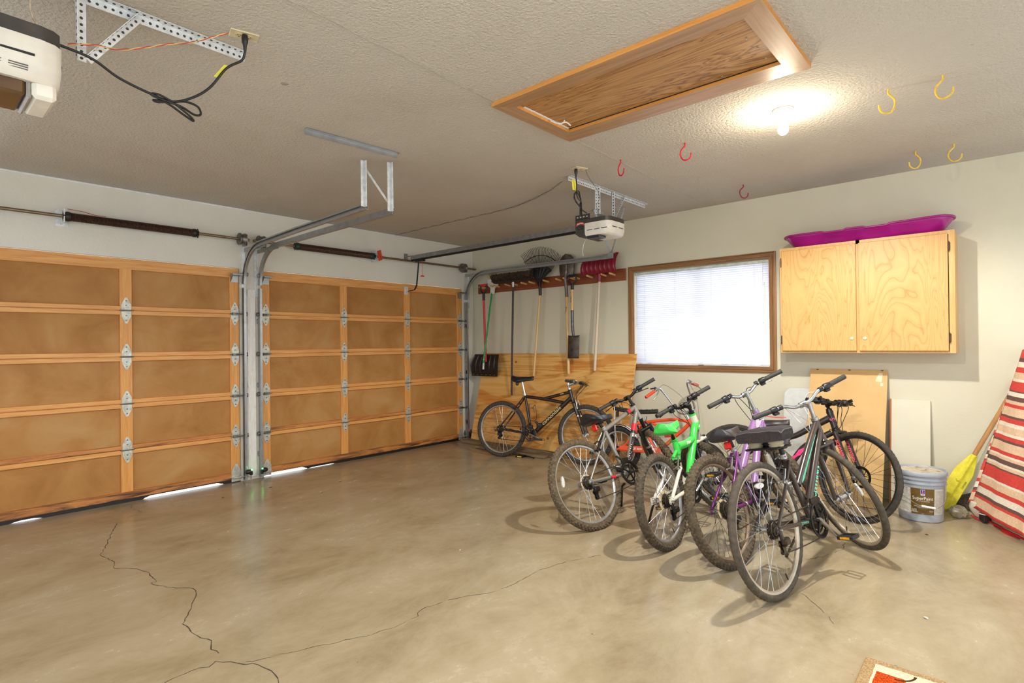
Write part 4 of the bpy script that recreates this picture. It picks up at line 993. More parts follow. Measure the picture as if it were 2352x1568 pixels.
def opener(yc, xh, bx0, bx1, by0, by1, z0, z1, label, hlabel, rail_y, logo, lens):
    t = thing('garage_door_opener', label, 'garage door opener', (bx0, (by0 + by1) / 2, z0))
    o = Vector((bx0, (by0 + by1) / 2, z0)); Lx = bx1 - bx0; hw = (by1 - by0) / 2; hz = z1 - z0
    GREY = paint((70, 66, 62), .38, .25, .08, 30); CREAM = paint((226, 220, 206), .4, 0, .03, 14)
    def plan(f, e=0.0):      # outline of the body seen from above, rounded towards the room
        p = [(0 - e, -hw * f - e), (0 - e, hw * f + e)]
        for k in range(9): a = rad(90 - 180 * k / 8); p.append((Lx - .09 + (.09 + e) * abs(cos(a)) ** .6, (hw * f + e) * (1 if sin(a) > 0 else -1) * abs(sin(a)) ** .5))
        return p
    g = G(); g.prism(plan(1), hz * .42, None, hz * .58)
    g.prism([(0, hz * .60), (0, hz * .16), (.015, .02), (.04, 0), (.11, 0), (.11, hz * .60)], 2 * hw, Matrix(((1,0,0,0),(0,0,1,-hw),(0,1,0,0),(0,0,0,1))))
    make('motor_housing', g, GREY, t, 30)
    # pale lens cover wrapping the room end
    q = plan(1, .004); n = len(q)
    rings = []
    for zz, sh in ((.74, 0), (.30, 0), (.08, .012), (.0, .03)):
        rings.append([Vector((max(.105 if zz < .7 else .105, x - (sh if x > Lx * .5 else 0)) if x > .05 else .105, y * (1 - sh * 1.6), zz * hz)) for x, y in q])
    g = G(); g.loft(rings); cv = make('lens_cover', g, CREAM, t, 35)
    g = G()
    for k in range(3): g.box((.13 + .075 * k, -hw - .0050, hz * .30), (.19 + .075 * k, -hw + .002, hz * .335))
    make('vent_slot', g, BLACK, cv, 0)
    q3 = plan(1, .0055); m3 = len(q3)
    def band(sel, za, zb_):
        g = G(); rows = [[Vector((q3[i][0], q3[i][1], za * hz)), Vector((q3[i][0], q3[i][1], zb_ * hz)), Vector((q3[i][0] - .012, q3[i][1] * .96, zb_ * hz)), Vector((q3[i][0] - .012, q3[i][1] * .96, za * hz))] for i in sel]
        g.loft(rows); return g
    def seg3(y0_, y1_): return [Vector((Lx + .0005, y0_ * hw, 0)), Vector((Lx + .0005, y1_ * hw, 0))]
    g = band((2, 3), .40, .44); make('vent_slot', g, BLACK, cv, 0)
    for ya, yb in ((-.62, -.12), (.0, .52)):
        make('vent_slot', G().box((Lx - .01, ya * hw, hz * .40), (Lx + .0045, yb * hw, hz * .44)), BLACK, cv, 0)
    if not logo:
        g = G()
        for ya, yb in ((-.30, .02), (.12, .42)):
            for k in range(3): g.box((Lx - .03, ya * hw, hz * (.13 + .035 * k)), (Lx - .006 + .003 * k, yb * hw, hz * (.145 + .035 * k)))
        make('louvres', g, paint((96, 90, 82), .6), cv, 0)
        g = G(); g.bbox((.12, -hw * .98, -hz * .26), (Lx - .045, hw * .42, hz * .06), .01); make('light_lens', g, paint((92, 66, 40), .3), t, 30)
        g = G(); g.bbox((.12, hw * .42, -hz * .30), (Lx - .040, hw * .50, hz * .05), .006); make('lens_frame', g, paint((150, 146, 140), .4), t, 30)
        g = G(); g.bbox((.12, hw * .50, -hz * .28), (Lx - .03, hw * .90, hz * .05), .012); make('side_cover', g, CREAM, t, 30)
    g = G()
    for k in range(4): g.box((.15, -hw * .5 + k * .016, -.0006), (.26, -hw * .5 + .006 + k * .016, .0015))
    make('vent', g, paint((150, 146, 138), .6), cv, 0)
    g = G(); g.bbox((.115, -hw * .92, -.022), (.25, -hw * .2, .004), .006); make('control_panel', g, paint((44, 48, 60), .25), t, 25)
    g = G(); g.box((-.0, -hw, hz), (.16, -hw + .003, hz + .045)); g.box((0, -hw, hz), (.16, -hw + .03, hz + .003)); make('mounting_flange', g, GREY, t, 0)
    g = G(); [g.box((.018 + .034 * k, -hw - .0006, hz + .018), (.034 + .034 * k, -hw + .0002, hz + .027)) for k in range(4)]; make('flange_slots', g, paint((210, 210, 208), .5), t, 0)
    if logo:
        arc = [(.012 + .085 * u, hz * (.70 + .10 * sin(PI * u))) for u in [k / 10 for k in range(11)]]
        g = G(); g.loft([[Vector((x, -hw - .0012, z - .009)), Vector((x, -hw - .0012, z + .009)), Vector((x, -hw + .001, z + .009)), Vector((x, -hw + .001, z - .009))] for x, z in arc]); bd = make('badge', g, paint((222, 90, 76), .4), t, 0)
        lettering('Overhead', .017, paint((250, 236, 230), .4), frame_on((.054, -hw - .0016, hz * .775), (1, 0, .02), (0, -1, 0)), bd)
        lettering('Odyssey 1000', .011, BLACK, frame_on((.054, -hw - .0008, hz * .44), (1, 0, .04), (0, -1, 0)), t)
    # rail to the header
    zr = hz * .62; g = G(); ry = rail_y - o.y
    g.box((-bx0 + .118, ry - .016, zr), (.02, ry + .016, zr + .05)); rl = make('rail', g, paint((150, 150, 152), .36, .85, .08, 20), t, 20)
    g = G(); g.box((-bx0 + .125, ry - .012, zr - .016), (.0, ry + .012, zr)); g.box((-bx0 + .13, ry - .009, zr - .022), (.0, ry + .009, zr - .014)); make('rail_channel', g, BLACKM, rl, 20)
    g = G(); g.box((-bx0 + .001, ry - .03, zr + .0), (-bx0 + .005, ry + .03, zr + .09)); g.box((-bx0 + .005, ry - .018, zr + .048), (-bx0 + .15, ry + .018, zr + .052)); make('header_bracket', g, GALV, rl, 0)
    g = G(); g.box((-bx0 + .22, ry - .022, zr - .04), (-bx0 + .36, ry + .022, zr - .014)); make('trolley', g, BLACKM, rl, 0)
    # bent arm to the door
    g = G(); a = Vector((-bx0 + .26, ry, zr - .03)); b = Vector((-bx0 + .215, ry, 2.085 - o.z)); c_ = Vector((-bx0 + .175, ry, 2.035 - o.z)); d_ = Vector((-bx0 + .035, ry, 2.022 - o.z))
    g.tube([a, a.lerp(b, .5), b, c_, c_.lerp(d_, .3), d_], .012, 8, squash=.45); make('door_arm', g, BLACKM, rl, 40)
    g = G(); g.box((-bx0 + .002, ry - .03, 1.985 - o.z), (-bx0 + .006, ry + .03, 2.085 - o.z)); g.box((-bx0 + .006, ry - .014, 2.0 - o.z), (-bx0 + .05, ry - .011, 2.05 - o.z)); make('arm_bracket', g, GALV_LT, rl, 0)
    g = G(); e_ = Vector((-bx0 + .33, ry, zr - .03)); f_ = Vector((-bx0 + .33, ry, 2.20 - o.z)); g.tube([e_, f_], .0022, 5); g2 = make('release_cord', g, paint((196, 60, 56), .6), rl)
    g = G(); g.prism([(-.030, 0), (.030, 0), (.024, .012), (.008, .018), (-.008, .018), (-.024, .012)], .012, Matrix(((0, 0, 1, f_.x - .006), (1, 0, 0, f_.y), (0, 1, 0, f_.z - .016), (0, 0, 0, 1)))); make('release_handle', g, paint((214, 44, 48), .4), g2, 20)
    make('antenna_wire', G().tube(bez([(.06, -hw * .4, .0), (.05, -hw * .6, -.05), (.035, -hw * .62, -.12), (.04, -hw * .6, -.17)]), .0018, 5), lens, t)
    # hanger
    h = thing('opener_hanger', hlabel, 'bracket', (xh, yc, H)); zt = -.0015
    g = G(); perf_angle(g, (.0, -.655, zt), (.0, .655, zt), .036, (1, 0, 0), (0, 0, -1)); make('ceiling_angle', g, [GALV_LT, M_HOLE], h, 30)
    zb_ = z1 - H + .003
    for yy, out in ((-.225, -1), (.015, 1)):
        g = G(); perf_angle(g, (.004, yy, zb_ - (.0 if out > 0 else .0)), (.004, yy, -.006), .034, (0, out, 0), (1, 0, 0)); make('drop_strap', g, [GALV_LT, M_HOLE], h, 30)
    g = G(); perf_angle(g, (.006, .045, zb_ + .02), (.006, .215, -.012), .028, (1, 0, 0), (0, .7, -.7)); make('brace', g, [GALV_LT, M_HOLE], h, 30)
    g = G(); g.bbox((-.01, -.23, zb_ - .002), (.03, -.16, zb_ + .035), .003); make('foot_bracket', g, GALV, h, 20)
    return t
opener(-1.195, 3.03, 2.750, 3.105, -1.352, -1.03, 2.318, 2.475, 'garage door opener with red badge over the door beside the corner', 'perforated steel bracket holding up the opener with the red badge', -1.19, True, WHITE)
opener(-5.125, 3.05, 2.90, 3.262, -5.515, -5.178, 2.262, 2.452, 'cream garage door opener cut off by the top left edge of the view', 'perforated steel bracket beside the outlet at the top left of the view', -5.30, False, paint((90, 86, 80), .5))

# ------------------------------------------------------------------ outlets, plugs and cords
def outlet(label, x, y, rz):
    t = thing('ceiling_outlet', label, 'outlet', Matrix.Translation((x, y, H)) @ Matrix.Rotation(rz, 4, 'Z'))
    make('cover_plate', G().bbox((-.058, -.036, -.006), (.058, .036, 0), .004), IVORY, t, 30)
    for x_ in (-.02, .02): 
        r = make('receptacle', G().lathe([(.017, -.004), (.017, -.0085), (0, -.0085)], (x_, 0, 0), (0, 0, 1), 18), paint((206, 190, 150), .45), t, 30)
        g = G(); g.box((x_ - .007, -.007, -.0092), (x_ - .005, .0, -.0084)); g.box((x_ + .005, -.007, -.0092), (x_ + .007, .0, -.0084)); g.cyl((x_, .008, -.0084), (x_, .008, -.0092), .003, seg=8); make('slots', g, BLACK, r, 0)
    return t
outlet('ivory ceiling outlet at the top left of the view', 3.215, -4.54, rad(75))
outlet('ivory ceiling outlet above the opener with the red badge', 3.215, -1.95, rad(70))
def cord(label, plug, pts, knots, tagpos, tagdir, ts=1.0):
    t = thing('power_cord', label, 'cord', plug)
    o = Vector(plug)
    g = G(); g.lathe([(.012, -.004), (.014, -.02), (.013, -.036), (.008, -.05), (.006, -.075), (.0045, -.08)], (0, 0, 0), (0, 0, 1), 12); make('plug', g, BLACK, t, 40)
    g = G(); g.tube(bez([Vector(p) - o for p in pts], 8), .0052, 7)
    for k in knots: g.tube([Vector(p) - o for p in bez(k, 8)], .0048, 7)
    make('cable', g, BLACK, t, 60)
    g = G(); a = Vector(tagpos) - o; d = Vector(tagdir); 
    side = Vector((-.35, -.9, .1)).normalized() * .05 * ts
    rows = [(0, .0), (.2, .012), (.4, 0), (.6, .012), (.8, 0), (1, .010)]
    for i in range(5):
        (u, e), (u2, e2) = rows[i], rows[i+1]; n = Vector((.02, 0, 0))
        g.quad(a + side * u + n * (e * 60 / 60), a + side * u2 + n * (e2), a + side * u2 + d + n * e2, a + side * u + d + n * e)
    tg = make('cord_tag', g, YELLOW, t, 0); tg.modifiers.new('t', 'SOLIDIFY').thickness = .0006
    return t
# left cord: from the opener strap, knotted loops, up to the plug
E1 = Vector((3.07, -5.10, 2.452)); PL1 = Vector((3.235, -4.545, 2.716)); K1 = Vector((3.05, -4.72, 2.452))
K1 = Vector((3.09, -4.79, 2.385))
cord('black power cord with yellow tag looping to the top left outlet', PL1, [PL1 + Vector((0, 0, -.078)), PL1 + Vector((-.012, -.01, -.115)), Vector((3.19, -4.605, 2.56)), Vector((3.15, -4.66, 2.47)), Vector((3.12, -4.72, 2.415)), K1, Vector((3.085, -4.87, 2.395)), Vector((3.09, -4.98, 2.42)), Vector((3.11, -5.07, 2.455)), Vector((3.115, -5.175, 2.468))],
     [[K1 + Vector(p) for p in ((0, 0, 0), (.01, .05, .012), (.0, .10, .010), (-.02, .12, -.012), (-.01, .09, -.026), (.01, .03, -.014), (.0, -.05, -.002), (-.01, -.075, .010), (0, -.05, .014), (0, 0, 0))], [K1 + Vector(p) for p in ((0, 0, 0), (.01, .03, -.022), (.0, .075, -.045), (-.01, .085, -.055), (-.01, .05, -.040), (0, -.02, -.012), (-.01, -.065, -.012), (0, -.05, -.018), (0, -.0, -.002))]],
     (3.188, -4.588, 2.575), (-.026, -.034, -.055), .5)
PL2 = Vector((3.205, -1.985, 2.716)); K2 = Vector((3.07, -1.72, 2.52))
cord('black power cord with yellow tag bundled beside the opener with the red badge', PL2, [PL2 + Vector((0, 0, -.078)), Vector((3.19, -1.955, 2.60)), Vector((3.165, -1.92, 2.54)), Vector((3.13, -1.85, 2.52)), K2, Vector((2.99, -1.60, 2.50)), Vector((2.975, -1.50, 2.485))],
     [[K2 + Vector(p) for p in ((.02, -.04, .02), (.05, -.13, .05), (.04, -.16, .01), (.03, -.10, -.03), (0, -.02, -.03), (-.03, .05, -.09), (-.04, .06, -.07), (0, -.01, .0))], [K2 + Vector(p) for p in ((.02, -.04, .02), (.06, -.12, .06), (.05, -.17, .03), (.03, -.12, -.02), (-.01, .01, -.05), (-.03, .03, -.10), (-.02, .01, -.09), (.01, -.03, -.01))], [K2 + Vector(p) for p in ((.01, -.02, .0), (-.02, .03, -.07), (-.03, .05, -.11), (-.01, .02, -.06), (.03, -.05, .02))]],
     (3.183, -1.945, 2.635), (-.014, .03, -.075), .95)
def twisted(label, pts, c1, c2, r=.0016, pitch=.02, amp=.0024):
    t = thing('bell_wire', label, 'wire', pts[0]); o = Vector(pts[0]); p = bez([Vector(q) - o for q in pts], 16)
    for col, ph in ((c1, 0), (c2, PI)):
        q = []; s_ = 0
        for i in range(len(p)):
            if i: s_ += (p[i] - p[i-1]).length
            a = 2 * PI * s_ / pitch + ph; q.append(p[i] + Vector((cos(a) * amp, 0, sin(a) * amp)))
        make('strand', G().tube(q, r, 5), paint(col, .5), t, 60)
twisted('twisted red and yellow bell wire from the top left bracket to the outlet', [(3.09, -5.14, 2.49), (3.10, -5.06, 2.515), (3.11, -4.98, 2.525), (3.12, -4.90, 2.56), (3.135, -4.82, 2.60), (3.16, -4.74, 2.63), (3.19, -4.66, 2.675), (3.20, -4.60, 2.712)], (196, 50, 40), (220, 200, 120), .0018, .085, .0022)
twisted('pale twisted wire curling above the top left opener', [(3.10, -5.20, 2.47), (3.12, -5.25, 2.56), (3.18, -5.24, 2.65), (3.26, -5.22, 2.72)], (206, 188, 160), (190, 170, 140), .003, .03, .004)
twisted('dark bell wire stapled along the ceiling to the wall above the corner door', [(3.03, -1.93, 2.66), (2.6, -1.62, H - .02), (2.0, -1.4, H - .006), (1.2, -1.38, H - .004), (.5, -1.37, H - .004), (.02, -1.36, H - .005)], (96, 90, 84), (120, 112, 104), .0022, .4, .006)
twisted('thin dark wire from the outlet down the bracket of the opener with the red badge', [(3.24, -1.90, 2.715), (3.20, -1.80, 2.69), (3.09, -1.50, 2.66), (3.07, -1.44, 2.60), (3.05, -1.46, 2.55), (3.05, -1.43, 2.50)], (90, 86, 84), (110, 104, 100), .0014, .03, .0016)

# ------------------------------------------------------------------ rug
def rugmat():
    s = N('rug_pile'); s.m.name = 'rug_pile'
    v = s.coord(); sp = s.n('ShaderNodeSeparateXYZ'); s.l(v, sp.inputs[0])
    n = s.noise(v, 220, 3, .6); n2 = s.noise(v, 30, 4, .6)
    tan = s.ramp(n, [(.35, (150, 116, 76)), (.6, (202, 170, 126))]); cream = s.ramp(n, [(.35, (210, 198, 160)), (.6, (234, 226, 196))]); red = s.ramp(n, [(.36, (120, 50, 20)), (.48, (206, 56, 24)), (.62, (226, 110, 30))])
    def m(op, a, b):
        x = s.n('ShaderNodeMath', operation=op)
        for k, q in enumerate((a, b)):
            if isinstance(q, (int, float)): x.inputs[k].default_value = q
            else: s.l(q, x.inputs[k])
        return x.outputs[0]
    X = m('ADD', sp.outputs[0], m('MULTIPLY', n2, .012)); Y = m('ADD', sp.outputs[1], m('MULTIPLY', n2, .012))
    ins = m('MULTIPLY', m('GREATER_THAN', X, .048), m('LESS_THAN', Y, -.030))
    col = s.mix(ins, tan, cream)
    rr = m('MULTIPLY', m('MULTIPLY', m('GREATER_THAN', X, .058), m('LESS_THAN', Y, -.088)), m('LESS_THAN', m('SUBTRACT', X, m('MULTIPLY', Y, -.55)), .10))
    col = s.mix(rr, col, red)
    dx = m('SUBTRACT', X, .115); dy = m('SUBTRACT', Y, -.042); dd = m('SQRT', m('ADD', m('MULTIPLY', dx, dx), m('MULTIPLY', dy, dy)), 0)
    st = m('MULTIPLY', m('MULTIPLY', m('GREATER_THAN', dd, .062), m('LESS_THAN', dd, .071)), m('MULTIPLY', m('LESS_THAN', Y, -.04), m('GREATER_THAN', X, .12)))
    col = s.mix(st, col, (84, 52, 30))
    s.color(col); s.set(.95, 0, .1); s.bump(n, 1, .006); return s.m
o = make('area_rug', G().bbox((0, -1.2, .0005), (1.6, 0, .012), .004), rugmat(), None, 20); o.location = (5.268, -2.865, 0); tag(o, 'corner of a patterned rug in tan, cream and orange-red at the bottom edge', 'rug')

# ------------------------------------------------------------------ small litter on the floor
def leafbit(label, x, y, s_, col, name='dry_leaf', cat='leaf', group=None):
    g = G(); g.grid(lambda u, v: Vector(((u - .5) * s_ * 2, (v - .5) * s_ * (1 - (2*u-1)**2) * 1.2, .0012 + .25 * s_ * ((2*v-1)**2) * (1 - (2*u - 1)**2))), 8, 4)
    o = make(name, g, paint(col, .8), None, 60); o.location = (x, y, 0); o.rotation_euler = (0, 0, random.uniform(0, 3)); tag(o, label, cat, group)
leafbit('dry tan leaf on the floor in front of the white post, farther from the doors', 1.02, -2.96, .022, (188, 160, 116)); leafbit('dry tan leaf on the floor in front of the corner door', .78, -2.62, .020, (190, 164, 122)); leafbit('brown leaf scrap on the floor close to the foot of the white post', .48, -3.18, .018, (130, 90, 50)); leafbit('brown leaf scrap on the floor by the light gap of the long-shaft door', .50, -3.62, .017, (120, 78, 44))
leafbit('dark leaf scrap on the bare floor before the paint bucket', 5.30, -.86, .012, (74, 54, 34), 'leaf_scrap', 'leaf')
leafbit('tiny teal plastic chip beside the rug', 5.37, -2.845, .006, (90, 150, 140), 'plastic_chip', 'litter')
leafbit('white scuffed paint flake on the floor by the rug', 5.42, -2.28, .014, (214, 206, 190), 'paint_flake', 'litter'); leafbit('white paint flake in the middle of the bare floor', 3.05, -3.12, .010, (220, 216, 206), 'paint_flake', 'litter')
# ------------------------------------------------------------------ bicycles (local frame: x forward, y left, z up, origin on the floor under the rear hub)
SPOKE = paint((196, 200, 206), .25, .9, .05, 20); SPOKE_D = paint((58, 56, 56), .35, .7, .05, 20)
def wheel(name, par, c, n, f, u, R, rt, tread, tyremat, rimmat, spokemat, hubw, rimw=.013, refl=None, rotor=False, nsp=32, valve=True):
    """c centre, n axle direction (to the left), f/u in-plane axes; parts hang on the rim"""
    c = Vector(c); rb = R - 2 * rt + .004            # rim bed radius
    g = G(); g.ring(c, n, [(rb - .016, -.004), (rb - .016, .004), (rb - .010, rimw * .8), (rb + .008, rimw), (rb + .010, rimw - .002), (rb + .002, .004), (rb + .002, -.004), (rb + .010, -rimw + .002), (rb + .008, -rimw), (rb - .010, -rimw * .8)], 88)
    w = make(name, g, rimmat, par, 35)
    # tyre
    ns, m = (264, 14) if tread == 'knobby' else (216, 12) if tread != 'kids' else (120, 10); rings = []
    for i in range(ns):
        a = 2 * PI * i / ns; e = f * cos(a) + u * sin(a); ring = []
        for k in range(m):
            b = 2 * PI * k / m; ca = cos(b); r = rt
            if ca > .1:
                row = k if k <= m / 2 else k - m
                if tread == 'knobby':
                    kn = ((i + (2 if abs(row) % 2 else 0)) % 4) < 2; r += (.0066 if kn else -.0012)
                elif tread == 'cross':
                    kn = ((i + 2 * row) // 1) % 3 == 0; r += -.0016 * kn
            ring.append(c + e * (R - rt + r * ca) + n * (r * .98 * sin(b)))
        rings.append(ring)
    g = G(); vs = [p for r in rings for p in r]
    g._add(vs, [(i*m+k, i*m+(k+1)%m, ((i+1)%ns)*m+(k+1)%m, ((i+1)%ns)*m+k) for i in range(ns) for k in range(m)])
    make('tyre', g, tyremat, w, 40 if tread != 'knobby' else 25)
    g = G()
    for i in range(nsp):
        a = 2 * PI * i / nsp; sd = 1 if i % 2 else -1; off = rad(62) * (1 if (i // 2) % 2 else -1); ah = a + off
        p = c + (f * cos(ah) + u * sin(ah)) * .021 + n * (sd * hubw * .62); q = c + (f * cos(a) + u * sin(a)) * (rb - .014)
        g.tube([p, q], .0013, 4, caps=False)
    make('spokes', g, spokemat, w, 0)
    g = G(); hb = hubw
    g.lathe([(.005, -hb * 1.25), (.009, -hb * 1.2), (.012, -hb), (.012, -hb * .7), (.025, -hb * .66), (.025, -hb * .58), (.014, -hb * .5), (.013, 0), (.014, hb * .5), (.025, hb * .58), (.025, hb * .66), (.012, hb * .7), (.012, hb), (.009, hb * 1.2), (.005, hb * 1.25)], c, n, 18)
    g.cyl(c - n * (hb * 1.5), c + n * (hb * 1.5), .005); make('hub', g, ALU, w, 35)
    if valve:
        e = (f * .35 + u * -.94).normalized(); make('valve', G().tube([c + e * (rb - .012), c + e * (rb - .052)], [.003, .004], 6), BLACK, w)
    if refl is not None:
        for a in refl:
            e = (f * cos(a) + u * sin(a)); tdir = n.cross(e); M = basis(c + e * (R * .64), tdir, e, tdir.cross(e))
            g = G(); pp = [(.036 * cos(t) * 1.15, .014 * sin(t)) for t in [k * PI / 8 for k in range(16)]]; g.prism(pp, .012, M, -.006); make('wheel_reflector', g, paint((206, 204, 196), .25, 0, .1, 60), w, 30)
    if rotor:
        g = G(); o = c + n * .032
        g.ring(o, n, [(.060, -.001), (.060, .001), (.080, .001), (.080, -.001)], 40)
        for k in range(6):
            a = k * PI / 3; e1 = f * cos(a) + u * sin(a); e2 = f * cos(a + .5) + u * sin(a + .5); g.tube([o + e1 * .022, o + e2 * .062], .003, 5)
        make('brake_rotor', g, BLACKM, w, 30)
    return w

def saddle(par, p, tilt, L_, W_, mat, under=BLACK, hgt=.045, name='saddle', cover=None):
    """p = clamp point under the saddle, nose towards +x"""
    p = Vector(p); rows = []
    st = [(-.46, .30), (-.44, .72), (-.36, .96), (-.22, 1.0), (-.08, .80), (.06, .50), (.22, .32), (.38, .25), (.48, .20), (.53, .10)]
    fine = []
    for q in range(len(st) - 1):
        for e_ in range(4):
            h = e_ / 4; (ta, wa), (tb, wb) = st[q], st[q+1]; pa = st[max(0, q-1)][1]; pb = st[min(len(st)-1, q+2)][1]
            fine.append((ta + (tb - ta) * h, max(.05, .5 * ((2*wa) + (wb - pa)*h + (2*pa - 5*wa + 4*wb - pb)*h*h + (3*wa - pa - 3*wb + pb)*h**3))))
    st = fine + [st[-1]]
    for t, w in st:
        x = t * L_; hw = W_ / 2 * w; up_ = .020 * max(0, (-t - .18) / .28) ** 1.5 + .006 * max(0, (t - .3) / .2); zt = hgt + up_; dr = .028 + .030 * w; ring = []
        for k in range(24):
            a = 2 * PI * k / 24; ca, sa = cos(a), sin(a)
            if sa >= 0: y = hw * (abs(ca) ** .8) * (1 if ca >= 0 else -1); z = zt - dr * abs(ca) ** 2.6
            else: y = hw * .93 * ca; z = zt - dr - .014 * abs(sa) ** .5
            ring.append(p + Vector((x * cos(tilt) - z * sin(tilt), y, x * sin(tilt) + z * cos(tilt))))
        rows.append(ring)
    g = G(); g.loft(rows); s_ = make(name, g, mat, par, 60)
    g = G()
    for sy in (-1, 1):
        g.tube(bez([p + Vector((-.36*L_, sy*.035, .018)), p + Vector((-.2*L_, sy*.022, .0)), p + Vector((.12*L_, sy*.022, .0)), p + Vector((.4*L_, sy*.012, .018))], 4), .0035, 6)
    g.bbox((p.x - .025, -.03, p.z - .018), (p.x + .025, .03, p.z + .006), .004); make('saddle_rails', g, BLACKM, s_, 40)
    return s_

def pedal(g, c, left):
    """platform pedal with axle towards y*left"""
    c = Vector(c)
    for s_ in (-1, 1): g.bbox(c + Vector((-.046, left * .012 if left > 0 else -.098, -.011)) + Vector((0, 0, 0)), c + Vector((-.034, left * .098 if left > 0 else -.012, .011)), .003) if s_ < 0 else g.bbox(c + Vector((.034, .012 if left > 0 else -.098, -.011)), c + Vector((.046, .098 if left > 0 else -.012, .011)), .003)
    g.bbox(c + Vector((-.046, .09 if left > 0 else -.10, -.011)), c + Vector((.046, .10 if left > 0 else -.09, .011)), .003); g.bbox(c + Vector((-.046, .012 if left > 0 else -.022, -.010)), c + Vector((.046, .022 if left > 0 else -.012, .010)), .003)
    g.cyl(c, c + Vector((0, left * .098, 0)), .009, seg=8)

def bike(label, P, S):
    fx, Lv = Vector(P['fx']).normalized(), Vector(P['L']).normalized(); U = fx.cross(Lv).normalized(); Lv = U.cross(fx).normalized()
    t = thing('bicycle', label, 'bicycle', basis(Vector(P['O']), fx, Lv, U), 'bicycles parked in the garage')
    R, rt = P['R'], P['rt']; X, Y, Z = Vector((1,0,0)), Vector((0,1,0)), Vector((0,0,1))
    al, dl = P['al'], P['dl']; a = Vector((-cos(al), 0, sin(al))); f0 = Vector((sin(al), 0, cos(al)))
    f = f0 * cos(dl) + Y * sin(dl); n = Y * cos(dl) - f0 * sin(dl)
    hb = Vector((P['hb'][0], 0, P['hb'][1])); Rf = P.get('Rf', R); F = hb - a * P['Lf'] + f * P['rk']; ht = hb + a * P['hl']; top = ht + a * P['sth']
    bb = Vector((S['bb'][0], 0, S['bb'][1])); Cr = Vector((0, 0, R))
    tread = S['tread']; tm = S.get('tyremat', RUBBER)
    wheel('rear_wheel', t, Cr, Y, X, Z, R, rt, tread, tm, S['rim'], S['spoke'], .055, refl=S.get('refl'), nsp=S.get('nsp', 32))
    wheel('front_wheel', t, F, n, f, a, Rf, P.get('rtf', rt), tread, tm, S['rim'], S['spoke'], .045, refl=S.get('reflf'), rotor=S.get('rotor', False), nsp=S.get('nsp', 32))
    # frame
    FM = S['frame']; g = G()
    for tb in S['tubes']:
        pts, r = tb[0], tb[1]; pp = [Vector((q[0], q[2] if len(q) > 2 else 0, q[1])) for q in pts]
        if len(pp) > 2: 
            bp = bez(pp, 6); rr = r if not isinstance(r, (list, tuple)) else [r[0] + (r[1]-r[0]) * k / (len(bp)-1) for k in range(len(bp))]; g.tube(bp, rr, 14)
        else: g.tube(pp, list(r) if isinstance(r, (list, tuple)) else r, 14)
    g.tube([hb, ht], S.get('htr', .020), 16); g.tube([ht, ht - a * .014], S.get('htr', .020) + .002, 16); g.tube([hb, hb + a * .014], S.get('htr', .020) + .002, 16)
    g.cyl(bb + Y * -.036, bb + Y * .036, .021, seg=16)
    frame = make('frame', g, FM, t, 50)
    sm = S.get('staymat', FM)
    if S.get('stays', True):
        g = G(); ss = S['stay_top']
        for sy in (-1, 1):
            g.tube(bez([bb + Vector((-.02, sy * .022, 0)), bb.lerp(Cr, .45) + Y * (sy * .042), Cr + Vector((.02, sy * .062, 0)), Cr + Vector((0, sy * .063, 0))], 4), [.011] * 8 + [.009] * 5, 10)
            st = Vector((ss[0], sy * S.get('ssw', .020), ss[1])); kn = Cr.lerp(st, .72) + Y * (sy * .012); kn.y = sy * max(.036, abs(kn.y))
            g.tube(bez([st, kn, Cr + Vector((0, sy * .063, .012))], 6), S.get('ssr', .0085), 10)
            g.box(Cr + Vector((-.02, sy * .063 - .003, -.018)), Cr + Vector((.022, sy * .063 + .003, .02)))
        if S.get('ss_bridge', True):
            bz = Cr.lerp(Vector((ss[0], 0, ss[1])), .80); g.cyl(bz - Y * .03, bz + Y * .03, .007)
        make('rear_stays', g, sm, frame, 50)
    # seat post and saddle
    sp = S['saddle']; p0 = Vector((S['post'][0], 0, S['post'][1])); p1 = Vector((sp[0], 0, sp[1]))
    if S.get('postmat'):
        g = G(); g.tube([p0, p1 - Z * .012], .0135, 12); make('seat_post', g, S['postmat'], t, 50)
        g = G(); d = (p1 - p0).normalized(); g.cyl(p0 - d * .012, p0 + d * .014, .021, seg=14); g.tube([p0 + Vector((-.01, -.02, 0)), p0 + Vector((-.012, .02, 0))], .005, 6); g.tube([p0 + Vector((-.012, .022, 0)), p0 + Vector((-.045, .028, -.01))], .004, 6); make('seat_clamp', g, S.get('clampmat', STEEL), t, 50)
    sd = S.get('saddle_fn', saddle)(t, p1, sp[2], sp[3], sp[4], S['saddlemat'], hgt=S.get('sh', .045))
    # fork
    FK_ = S['fork']; g = G(); tr = Rf + .016
    cr = F + a * tr - f * P['rk'] * .45
    ls = S.get('leg', .052); base = S.get('legr', (.016, .011))
    g.tube([hb, cr + a * .012], .017, 14)
    g.tube([cr - n * (ls + .010), cr + n * (ls + .010)], .017, 10); 
    for sy in (-1, 1):
        o = n * (sy * ls); p = cr + o; q = F + o + f * .004
        if S.get('susp'):
            m_ = p.lerp(q, S.get('split', .42))
            g.tube([m_ - (q - p).normalized() * .02, q], [base[0] + .002, base[0]], 12)
        else: g.tube(bez([p, p.lerp(q, .6) - f * .004, q], 5), [base[0] + (base[1] - base[0]) * k / 10 for k in range(11)], 12)
    fk = make('fork', g, FK_, t, 50)
